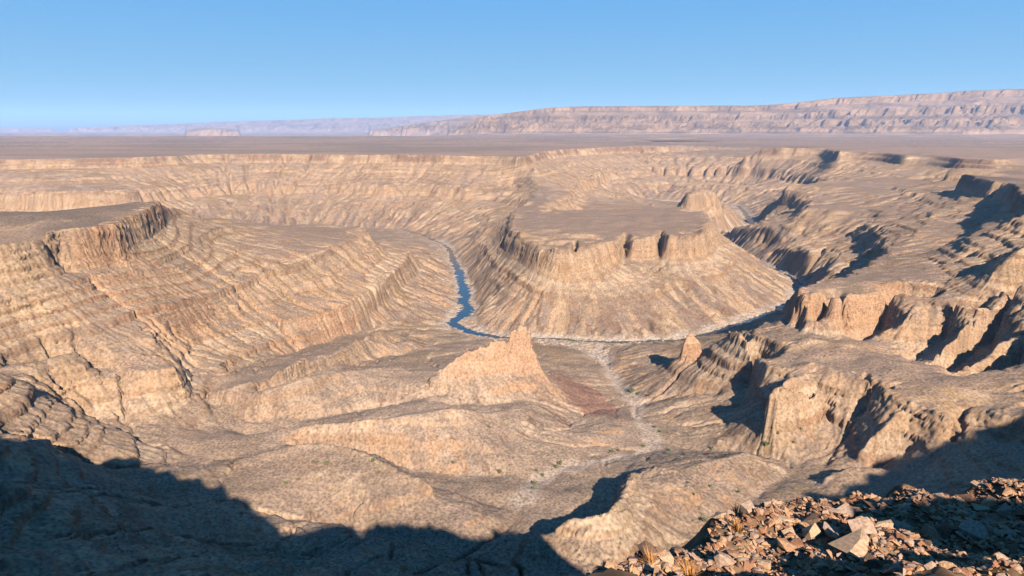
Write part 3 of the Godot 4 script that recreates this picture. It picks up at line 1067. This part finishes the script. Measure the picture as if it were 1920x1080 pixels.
func stone_mat(c: Color, sd: int) -> StandardMaterial3D:
	var m := StandardMaterial3D.new()
	var nt := NoiseTexture2D.new()
	nt.width = 256
	nt.height = 256
	nt.seamless = true
	var nn := noise(0.018, sd, 5)
	nt.noise = nn
	var g := Gradient.new()
	g.set_color(0, (c * 0.55).linear_to_srgb())
	g.set_color(1, (c * 1.4).linear_to_srgb())
	nt.color_ramp = g
	m.albedo_texture = nt
	m.uv1_triplanar = true
	m.uv1_scale = Vector3(1.3, 1.3, 1.3)
	m.roughness = 0.95
	m.metallic_specular = 0.25
	return m

func inside_spur(x: float, d: float) -> bool:
	var poly := PackedVector2Array()
	for k in range(6, EDGE.size(), 2):
		poly.append(Vector2(EDGE[k], EDGE[k + 1]))
	return Geometry2D.is_point_in_polygon(Vector2(x, d), poly)

func build_rubble() -> void:
	var rng := RandomNumberGenerator.new()
	rng.seed = 99
	var shapes := []
	for k in 14:
		shapes.append(rock_mesh(500 + k, [0.35, 0.5, 0.7, 0.28][k % 4]))
	var names := ["orange tan", "pinkish grey", "rusty brown", "pale buff", "dark brown"]
	var tones := [Color(0.215, 0.122, 0.07), Color(0.175, 0.12, 0.09), Color(0.135, 0.065, 0.038), Color(0.22, 0.147, 0.096), Color(0.08, 0.048, 0.032)]
	var mats := []
	for k in 5:
		mats.append(stone_mat(tones[k], 70 + k))
	# the big slabs that can be told apart: u, v in the photograph, size, tone, turn, tilt, label
	var slabs := [
		[5.35, 9.55, 1.15, 3, 0.4, 0.30, "large pale buff slab split by a thin shadow, near the picture's bottom edge"],
		[5.05, 10.35, 0.62, 3, 1.1, 0.75, "upright pale fin of stone standing above the buff slabs"],
		[5.75, 10.05, 0.95, 1, 0.2, 0.42, "pinkish grey slab leaning beside the upright pale fin"],
		[4.35, 11.3, 0.72, 1, 0.7, 0.35, "grey slab tilted in the middle of the sunlit rubble"],
		[3.55, 9.9, 0.62, 2, 0.3, 0.2, "rusty brown block at the upper left of the sunlit rubble"],
		[3.25, 9.35, 0.70, 1, 1.9, 0.35, "pinkish grey block below the rusty brown block"],
		[2.25, 8.85, 0.5, 3, 0.9, 0.3, "pale rounded block behind the straw-coloured grass tuft"],
		[6.2, 11.6, 0.66, 1, 0.5, 0.2, "grey slab catching light at the edge of the shade"],
		[4.55, 10.1, 0.8, 0, 2.2, 0.3, "orange tan ledge block left of the upright pale fin"],
		[2.0, 9.0, 0.55, 4, 0.1, 0.1, "dark block overhanging the outcrop's lower lip"],
		[7.9, 10.6, 0.9, 1, 1.0, 0.25, "large grey slab lying in the shade of the outcrop"],
		[9.2, 11.8, 1.0, 2, 0.6, 0.15, "broad rusty slab in the shade near the crest"],
		[8.6, 9.4, 0.9, 1, 1.6, 0.4, "leaning grey slab in the shade at the bottom right corner"],
	]
	var count := 0
	for s: Array in slabs:
		var o := MeshInstance3D.new()
		o.name = "flat_rock" if count == 0 else "flat_rock_%03d" % count
		count += 1
		o.mesh = shapes[(count * 5) % 14]
		o.material_override = mats[s[3]]
		add_child(o)
		o.position = Vector3(s[0], spur_h(s[0], s[1]) + s[2] * 0.10, -s[1])
		o.rotation = Vector3(s[5], s[4], s[5] * 0.4)
		o.scale = Vector3.ONE * s[2] * 0.55
		o.set_meta("label", s[6])
		o.set_meta("category", "rock")
		o.set_meta("group", "slabs on the outcrop")
	count = 0
	while count < 285:
		var d := rng.randf_range(7.9, 14.6)
		var x := rng.randf_range(0.6, 12.5)
		if not inside_spur(x, d) or absf(x) > d * 0.86:
			continue
		var size := 0.11 + 0.3 * pow(rng.randf(), 2.8)
		var tone: int = [0, 0, 1, 2, 3, 0, 4, 1][rng.randi() % 8]
		var o := MeshInstance3D.new()
		o.name = "rock" if count == 0 else "rock_%03d" % count
		count += 1
		o.mesh = shapes[rng.randi() % 14]
		o.material_override = mats[tone]
		add_child(o)
		o.position = Vector3(x, spur_h(x, d) + size * 0.06, -d)
		o.rotation = Vector3(rng.randf_range(-0.5, 0.5), rng.randf() * TAU, rng.randf_range(-0.5, 0.5))
		o.scale = Vector3(size, size * rng.randf_range(0.8, 1.3), size)
		var where := "shaded" if x > 6.4 - 0.13 * (d - 10.0) else "sunlit"
		var what := "small" if size < 0.28 else "medium-sized"
		var zone: String = ["near the bottom edge of", "in the middle of", "under the crest of"][clampi(int((d - 7.9) / 1.9), 0, 2)]
		if where == "sunlit":
			zone = ["by the lower lip of", "beside the pale fin in", "left of the pale fin in", "along the skyline of"][(1 if x > 4.2 else 0) if d < 9.8 else (3 if d > 11.6 else 2)]
		o.set_meta("label", "%s %s angular stone %s the %s rubble" % [what, names[tone], zone, where])
		o.set_meta("category", "rock")
		o.set_meta("group", "%s %s stones %s the %s rubble" % [what, names[tone], zone, where])
	# everything smaller
	for k in 3:
		var mm := MultiMesh.new()
		mm.transform_format = MultiMesh.TRANSFORM_3D
		mm.mesh = shapes[k * 3 + 1]
		var tr: Array[Transform3D] = []
		while tr.size() < 8000:
			var d := rng.randf_range(7.6, 14.9)
			var x := rng.randf_range(0.2, 13.0)
			if not inside_spur(x, d):
				continue
			var size := 0.025 + 0.15 * pow(rng.randf(), 3.0)
			var b := Basis.from_euler(Vector3(rng.randf_range(-0.7, 0.7), rng.randf() * TAU, rng.randf_range(-0.7, 0.7))).scaled(Vector3.ONE * size)
			tr.append(Transform3D(b, Vector3(x, spur_h(x, d) + size * 0.15, -d)))
		mm.instance_count = tr.size()
		for t in tr.size():
			mm.set_instance_transform(t, tr[t])
		var g := MultiMeshInstance3D.new()
		g.name = "gravel" if k == 0 else "gravel_%03d" % k
		g.multimesh = mm
		g.material_override = mats[[0, 2, 1][k]]
		g.set_meta("kind", "stuff")
		g.set_meta("label", ["loose orange tan chips of stone covering the outcrop", "loose rusty brown chips of stone covering the outcrop", "loose grey chips of stone covering the outcrop"][k])
		g.set_meta("category", "gravel")
		add_child(g)

func build_grass() -> void:
	var m := StandardMaterial3D.new()
	m.albedo_color = Color(0.50, 0.34, 0.15)
	m.roughness = 0.9
	m.backlight_enabled = true
	m.backlight = Color(0.25, 0.17, 0.07)
	var rng := RandomNumberGenerator.new()
	rng.seed = 5
	var spots := [[2.55, 8.75, 0.5, "tall straw-coloured grass tuft at the outcrop's lower left edge"], [1.95, 8.6, 0.34, "short dry grass tuft at the lip beside the taller tuft"], [4.15, 11.5, 0.42, "golden grass tuft below the crest of the sunlit rubble"], [3.9, 10.7, 0.3, "thin dry grass tuft between blocks in the sunlit rubble"]]
	for k in spots.size():
		var sp_: Array = spots[k]
		var t := Node3D.new()
		t.name = "grass_tuft" if k == 0 else "grass_tuft_%03d" % k
		t.position = Vector3(sp_[0], spur_h(sp_[0], sp_[1]) - 0.03, -sp_[1])
		t.set_meta("label", sp_[3])
		t.set_meta("category", "grass")
		t.set_meta("group", "dry grass tufts on the outcrop")
		add_child(t)
		for part in 2:
			var st := SurfaceTool.new()
			st.begin(Mesh.PRIMITIVE_TRIANGLES)
			for b in 46:
				var a := rng.randf() * TAU
				var lean := rng.randf_range(0.05, 0.65) if part == 0 else rng.randf_range(0.5, 1.1)
				var len: float = sp_[2] * rng.randf_range(0.5, 1.0) * (1.0 if part == 0 else 0.6)
				var dir := Vector3(cos(a), 0, sin(a))
				var wide := dir.cross(Vector3.UP) * 0.006
				var root := dir * rng.randf_range(0.0, 0.06)
				var mid := root + dir * len * lean * 0.35 + Vector3.UP * len * 0.55
				var tip := root + dir * len * lean + Vector3.UP * len * (1.0 - lean * 0.35)
				for v: Vector3 in [root - wide, root + wide, mid + wide, root - wide, mid + wide, mid - wide, mid - wide, mid + wide, tip]:
					st.add_vertex(v)
			st.generate_normals()
			var o := MeshInstance3D.new()
			o.name = ["stalks", "leaves"][part]
			o.mesh = st.commit()
			o.material_override = m
			t.add_child(o)

func build_post() -> void:
	var t := Node3D.new()
	t.name = "marker_post"
	t.position = Vector3(8.9, spur_h(8.9, -1.6) - 0.1, 1.6)
	t.set_meta("label", "thin wooden marker post whose shadow crosses the pale slab")
	t.set_meta("category", "post")
	add_child(t)
	var m := stone_mat(Color(0.2, 0.13, 0.08), 91)
	var shaft := CylinderMesh.new()
	shaft.top_radius = 0.045
	shaft.bottom_radius = 0.055
	shaft.height = 2.1
	var cap := CylinderMesh.new()
	cap.top_radius = 0.015
	cap.bottom_radius = 0.06
	cap.height = 0.06
	for k in 2:
		var o := MeshInstance3D.new()
		o.name = ["shaft", "cap"][k]
		o.mesh = [shaft, cap][k]
		o.material_override = m
		o.position.y = [1.05, 2.13][k]
		t.add_child(o)

# ---------------------------------------------------------------- plants

func ground_at(u: float, v: float) -> Vector3:
	# follow the line of sight down to the relief
	var b := (540.0 - v) / FOC
	var dir := Vector3((u - 960.0) / FOC, -sp + b * cp, cp + b * sp)
	var t := 420.0
	while t < 2600.0:
		var p := dir * t
		var h := height(atan2(p.x, p.z), sqrt(p.x * p.x + p.z * p.z))
		if EYE + p.y < h:
			return Vector3(p.x, h, -p.z)
		t += 2.0
	return Vector3.ZERO

func leaf_ball(rng: RandomNumberGenerator, n: int) -> ArrayMesh:
	var st := SurfaceTool.new()
	st.begin(Mesh.PRIMITIVE_TRIANGLES)
	var hubs := PackedVector3Array()
	for k in 7:
		hubs.append(Vector3(rng.randf_range(-0.32, 0.32), rng.randf_range(0.22, 0.62), rng.randf_range(-0.32, 0.32)))
	for k in n:
		var c := hubs[k % 7] + Vector3(rng.randfn(0, 0.1), rng.randfn(0, 0.09), rng.randfn(0, 0.1))
		var a := Vector3(rng.randf_range(-1, 1), rng.randf_range(-1, 1), rng.randf_range(-1, 1)).normalized() * 0.095
		var b := a.cross(Vector3(rng.randf_range(-1, 1), rng.randf_range(-1, 1), rng.randf_range(-1, 1))).normalized() * 0.07
		for v: Vector3 in [c - a, c + b, c + a, c - a, c + a, c - b]:
			st.add_vertex(v)
	st.generate_normals()
	return st.commit()

func build_plants() -> void:
	var rng := RandomNumberGenerator.new()
	rng.seed = 17
	var leaf := StandardMaterial3D.new()
	leaf.albedo_color = Color(0.24, 0.28, 0.13)
	leaf.roughness = 0.9
	var dull := StandardMaterial3D.new()
	dull.albedo_color = Color(0.26, 0.25, 0.15)
	dull.roughness = 0.9
	var wood := StandardMaterial3D.new()
	wood.albedo_color = Color(0.30, 0.22, 0.15)
	wood.roughness = 0.95
	var balls := []
	for k in 4:
		balls.append(leaf_ball(rng, 170))
	var stem := CylinderMesh.new()
	stem.top_radius = 0.03
	stem.bottom_radius = 0.06
	stem.height = 0.4
	stem.radial_segments = 5
	# u, v, width, label
	var list := [[1185, 735, 9, "largest green thicket beside the dry wash, below the right spire"], [1197, 741, 7, "green bush at the lower end of the largest thicket by the wash"], [1216, 743, 6, "lone green bush on the wash bank under the shaded slope"], [1437, 848, 7, "dark round bush at the foot of the pale cliff of the round hill"],
		[1335, 842, 5, "dark bush in the side wash left of the dark round bush"], [1458, 818, 5, "grey-green bush on the slope above the dark round bush"], [1488, 835, 4, "small bush on the pale slope right of the dark round bush"], [1502, 806, 4, "small bush high on the pale slope below the cliff"],
		[1050, 872, 6, "green bush on the inside of the wash bend"], [1043, 878, 5, "bush just left of the green bush on the wash bend"], [1018, 893, 5, "bush on the wash edge beside the shaded hollow"], [1003, 908, 5, "bush on the wash edge at the mouth of the shaded hollow"], [1000, 917, 4, "lowest bush on the wash edge by the shaded hollow"],
		[1148, 848, 5, "bush in the middle of the broad gravel wash"], [1160, 846, 4, "small bush right of the bush in the broad gravel wash"], [1207, 838, 4, "bush on the gravel where the side wash joins"], [1255, 846, 5, "bush on the gravel of the side wash"], [1228, 802, 5, "dark bush on the right bank of the wash"],
		[1238, 812, 5, "dark bush below another on the right bank of the wash"], [850, 870, 4, "small bush at the foot of the middle pale hill"], [936, 887, 6, "grey-green bush on the gravel terrace left of the wash"], [917, 802, 4, "bush alone on the flank of the middle pale hill"], [1006, 884, 4, "bush at the tip of the gravel terrace"],
		[590, 870, 5, "green bush high on the round near hill"], [612, 872, 5, "green bush right of another high on the round near hill"], [700, 866, 5, "bush near the crest of the round near hill"], [560, 902, 4, "bush low on the round near hill above the shadow's edge"], [536, 908, 4, "bush left of another just above the shadow's edge"],
		[1320, 978, 6, "green bush low on the near ridge above the outcrop"], [1300, 932, 4, "small bush midway on the near ridge"], [1332, 914, 4, "small grey bush near the top of the near ridge"], [1384, 925, 4, "bush near the foot of the near ridge's far end"], [1290, 906, 3, "tiny bush near the crest of the near ridge"]]
	for k in list.size():
		var s: Array = list[k]
		var p := ground_at(s[0], s[1])
		if p == Vector3.ZERO:
			continue
		var t := Node3D.new()
		t.name = "desert_shrub" if k == 0 else "desert_shrub_%03d" % k
		t.position = p + Vector3(0, -0.2, 0)
		t.set_meta("label", s[3])
		t.set_meta("category", "shrub")
		t.set_meta("group", "shrubs along the washes and hills")
		add_child(t)
		var o := MeshInstance3D.new()
		o.name = "foliage"
		o.mesh = balls[k % 4]
		o.material_override = leaf if k % 3 < 2 else dull
		o.scale = Vector3.ONE * s[2] * 1.35
		o.rotation.y = k * 1.7
		t.add_child(o)
		var w := MeshInstance3D.new()
		w.name = "stem"
		w.mesh = stem
		w.material_override = wood
		w.scale = Vector3.ONE * s[2] * 0.8
		w.position.y = 0.16 * s[2]
		t.add_child(w)
	# green strip along the water
	var rm := MultiMesh.new()
	rm.transform_format = MultiMesh.TRANSFORM_3D
	rm.mesh = leaf_ball(rng, 60)
	var rt: Array[Transform3D] = []
	for k in river_w.size() - 1:
		var a := river_w[k]
		var b := river_w[k + 1]
		if a.z > 8.5 or a.x < 0.0 or a.y > 2300.0:
			continue
		for e in 26:
			var t := rng.randf()
			var side := 1.0 if rng.randf() < 0.35 else -1.0
			var c := a.lerp(b, t)
			var dir := Vector2(b.x - a.x, b.y - a.y).normalized()
			var off := side * (c.z + rng.randf_range(-1.0, 5.0))
			if n_mid.get_noise_2d(c.x * 1.6, c.y * 1.6) < -0.1:
				continue
			rt.append(Transform3D(Basis(Vector3.UP, rng.randf() * TAU).scaled(Vector3.ONE * rng.randf_range(3.0, 6.0)), Vector3(c.x - dir.y * off, 0.3, -(c.y + dir.x * off))))
	rm.instance_count = rt.size()
	for t in rt.size():
		rm.set_instance_transform(t, rt[t])
	var rg := MultiMeshInstance3D.new()
	rg.name = "riverside_reeds"
	rg.multimesh = rm
	rg.material_override = leaf
	rg.set_meta("kind", "stuff")
	rg.set_meta("label", "thin strip of green reeds along the river below the table mountain")
	rg.set_meta("category", "reeds")
	add_child(rg)
	# the countless low scrub of the slopes
	var mm := MultiMesh.new()
	mm.transform_format = MultiMesh.TRANSFORM_3D
	mm.mesh = leaf_ball(rng, 60)
	var tr: Array[Transform3D] = []
	while tr.size() < 2600:
		var d := rng.randf_range(430.0, 1500.0)
		var x := d * rng.randf_range(-0.78, 0.78)
		if n_mid.get_noise_2d(x, d) < rng.randf_range(-0.4, 0.5):
			continue
		var ph := atan2(x, d)
		var r := sqrt(x * x + d * d)
		var h := height(ph, r)
		if h < 10.0 or absf(height(ph, r + 4.0) - h) > 3.4:
			continue
		var size := rng.randf_range(1.2, 3.4)
		tr.append(Transform3D(Basis(Vector3.UP, rng.randf() * TAU).scaled(Vector3.ONE * size), Vector3(x, h - 0.25, -d)))
	mm.instance_count = tr.size()
	for t in tr.size():
		mm.set_instance_transform(t, tr[t])
	var g := MultiMeshInstance3D.new()
	g.name = "desert_scrub"
	g.multimesh = mm
	g.material_override = dull
	g.set_meta("kind", "stuff")
	g.set_meta("label", "sparse grey-green scrub dotted over the canyon slopes")
	g.set_meta("category", "scrub")
	add_child(g)

func sequence(from: float, stops: Array) -> PackedFloat32Array:
	# stops: [upto, step]; the step changes evenly between stops
	var r := PackedFloat32Array([from])
	var q := from
	for s: Array in stops:
		while q < s[0]:
			q += s[1]
			r.append(q)
	return r

func _ready() -> void:
	var t0 := Time.get_ticks_msec()
	# ---- camera
	var cam := Camera3D.new()
	cam.name = "camera"
	cam.position = Vector3(0, EYE, 0)
	cam.rotation_degrees = Vector3(-PITCH, 0, 0)
	cam.fov = 2.0 * atan(540.0 / FOC) / D2R
	cam.near = 0.5
	cam.far = 120000.0
	add_child(cam)
	# ---- sky, haze, exposure
	var env := Environment.new()
	var psm := ProceduralSkyMaterial.new()
	psm.sky_top_color = Color(0.25, 0.59, 0.89)
	psm.sky_horizon_color = Color(0.575, 0.755, 0.835)
	psm.sky_curve = 0.105
	psm.ground_horizon_color = Color(0.55, 0.5, 0.45)
	psm.ground_bottom_color = Color(0.4, 0.33, 0.27)
	psm.sun_angle_max = 1.0
	var sky := Sky.new()
	sky.sky_material = psm
	env.background_mode = Environment.BG_SKY
	env.sky = sky
	env.background_energy_multiplier = 0.268
	env.tonemap_mode = Environment.TONE_MAPPER_LINEAR
	env.tonemap_exposure = 4.2
	env.fog_enabled = true
	env.fog_density = 0.000014
	env.fog_light_color = Color(0.64, 0.78, 1.0)
	env.sdfgi_enabled = true
	env.ssao_enabled = true
	env.ssil_enabled = true
	var we := WorldEnvironment.new()
	we.name = "world"
	we.environment = env
	add_child(we)
	# ---- sun, behind the viewer
	var sun := DirectionalLight3D.new()
	sun.name = "sun"
	sun.rotation_degrees = Vector3(-31.0, 17.0, 0)
	sun.light_energy = 1.6
	sun.light_color = Color(1.0, 0.945, 0.86)
	sun.light_angular_distance = 0.5
	sun.shadow_enabled = true
	add_child(sun)
	# ---- relief
	n_big = noise(1.0 / 620.0, 3)
	n_mid = noise(1.0 / 130.0, 11, 2)
	n_gul = noise(1.0, 21)
	n_fine = noise(1.0 / 16.0, 31, 2)
	n_col = noise(1.0 / 60.0, 41, 2)
	rim_pts = PackedVector3Array([Vector3(-1500, 360, 1000), Vector3(-900, 380, 600), Vector3(-600, 420, 420), Vector3(-353, 458, 214), Vector3(-257, 492, 150), Vector3(-215, 502, 115), Vector3(-120, 512, 55), Vector3(-60, 512, -8), Vector3(-24, 500, -28), Vector3(8, 497, -36), Vector3(34, 498, -40), Vector3(70, 524, -36),
		Vector3(157, 506, -26), Vector3(215, 503, -14), Vector3(246, 472, -40), Vector3(280, 465, -110), Vector3(340, 480, -100), Vector3(430, 500, 0), Vector3(600, 500, 68), Vector3(730, 505, 180), Vector3(800, 494, 258), Vector3(914, 480, 350), Vector3(1000, 450, 560), Vector3(1250, 380, 1000), Vector3(1350, 335, 1600)])
	lay_beds()
	survey()
	spine_lines()
	river_carve()
	solve()
	var mat := StandardMaterial3D.new()
	mat.vertex_color_use_as_albedo = true
	mat.roughness = 1.0
	mat.metallic_specular = 0.15
	var grain := NoiseTexture2D.new()
	grain.width = 1024
	grain.height = 1024
	grain.seamless = true
	grain.noise = noise(0.05, 61, 4)
	var ramp := Gradient.new()
	ramp.offsets = PackedFloat32Array([0.0, 0.32, 0.5, 0.68, 1.0])
	ramp.colors = PackedColorArray([Color(0.55, 0.53, 0.51), Color(0.82, 0.81, 0.80), Color(0.92, 0.92, 0.915), Color(0.97, 0.97, 0.97), Color(1, 1, 1)])
	grain.color_ramp = ramp
	mat.albedo_texture = grain
	var bumps := NoiseTexture2D.new()
	bumps.width = 1024
	bumps.height = 1024
	bumps.seamless = true
	bumps.as_normal_map = true
	bumps.bump_strength = 8.0
	bumps.noise = noise(0.03, 62, 4)
	mat.normal_enabled = true
	mat.normal_texture = bumps
	mat.normal_scale = 0.12
	mat.uv1_triplanar = true
	mat.uv1_world_triplanar = true
	mat.uv1_scale = Vector3.ONE / 300.0
	var ca := PackedFloat32Array()
	var nc := 820
	for i in nc + 1:
		ca.append((-44.5 + 89.0 * i / nc) * D2R)
	grid_of(ca, sequence(120.0, [[420.0, 3.0], [1750.0, 2.5], [2700.0, 3.4], [4400.0, 5.5], [6200.0, 9.0], [7500.0, 80.0], [11600.0, 200.0]]))
	for l: Array in [MESA, FAR_WALL, RIGHT_WALL, LEFT_WALL, ROUND_HILL, NEAR_RIDGE]:
		var pv := PackedVector2Array()
		for k in range(0, l.size(), 2):
			pv.append(Vector2(l[k], l[k + 1]))
		polys.append(pv)
	region.resize(pos.size())
	each(region_row, row_r.size())
	var made := [["valley_floor", "pale low hills and dry wash on the canyon floor", "", "structure"], ["far_plateau", "flat brown plain stretching back from the far canyon rim", "", "structure"],
		["table_mountain", "flat-topped tan mesa ringed by a cliff inside the river bend", "mesa", "structure"], ["far_canyon_wall", "long banded wall below the far rim of the canyon", "canyon wall", "structure"],
		["right_canyon_wall", "shadow-striped canyon wall and orange buttress on the right side", "canyon wall", "structure"], ["left_canyon_wall", "layered tan wall below the flat promontory on the left side", "canyon wall", "structure"],
		["round_hill", "smooth whaleback hill with a pale cliff, right of the dry wash", "hill", "structure"], ["pinnacle_butte", "orange butte with one tall pinnacle in the middle of the canyon", "butte", "thing"],
		["rock_spire", "slender rock spire casting a shadow left, beside the shaded fins", "rock spire", "thing"], ["shaded_slope", "dark steep slopes lying in the shadow of the near rim", "", "structure"], ["near_ridge", "sharp tan ridge with a shaded hollow behind it, above the outcrop", "ridge", "structure"]]
	for k in made.size():
		put(made[k][0], submesh(row_r.size(), region, k), mat, made[k][1], made[k][2] if made[k][3] == "thing" else "", made[k][3])
	var cf := PackedFloat32Array()
	for i in 701:
		cf.append((-44.5 + 89.0 * i / 700.0) * D2R)
	grid_of(cf, sequence(8260.0, [[14000.0, 500.0], [17900.0, 26.0], [20500.0, 900.0], [24500.0, 60.0], [35500.0, 3000.0], [42500.0, 250.0], [45000.0, 1200.0]]), true)
	put("far_hills", submesh(row_r.size(), PackedByteArray(), 0), mat, "long flat-topped escarpment and hazy blue ranges along the horizon")
	# the rest of the rim, round behind the viewpoint
	var cb := PackedFloat32Array()
	for i in 181:
		cb.append((44.5 + 271.0 * i / 180.0) * D2R)
	grid_of(cb, sequence(26.0, [[300.0, 6.0], [1200.0, 12.0], [2600.0, 60.0]]))
	put("rim_plateau", submesh(row_r.size(), PackedByteArray(), 0), mat, "stony plateau and rim on which the viewpoint stands")
	var cc := PackedFloat32Array()
	for i in 121:
		cc.append((-44.5 + 89.0 * i / 120.0) * D2R)
	grid_of(cc, sequence(26.0, [[117.0, 3.5]]))
	put("rim_slope", submesh(row_r.size(), PackedByteArray(), 0), mat, "steep stony slope falling away below the viewpoint")
	# river
	var wm := StandardMaterial3D.new()
	wm.albedo_color = Color(0.09, 0.13, 0.14)
	wm.roughness = 0.14
	wm.metallic_specular = 0.5
	var st := SurfaceTool.new()
	st.begin(Mesh.PRIMITIVE_TRIANGLES)
	for k in river_w.size():
		var a := river_w[maxi(k - 1, 0)]
		var b := river_w[mini(k + 1, river_w.size() - 1)]
		var e := Vector2(b.x - a.x, b.y - a.y).normalized() * (river_w[k].z + 24.0)
		st.set_normal(Vector3.UP)
		st.add_vertex(Vector3(river_w[k].x - e.y, 0.0, -river_w[k].y - e.x))
		st.set_normal(Vector3.UP)
		st.add_vertex(Vector3(river_w[k].x + e.y, 0.0, -river_w[k].y + e.x))
		if k > 0:
			var o := k * 2
			for q: int in [o - 2, o, o - 1, o - 1, o, o + 1]:
				st.add_index(q)
	put("river", st.commit(), wm, "narrow blue river winding round the foot of the table mountain")
	build_plants()
	build_spur(mat)
	build_rubble()
	build_grass()
	build_post()
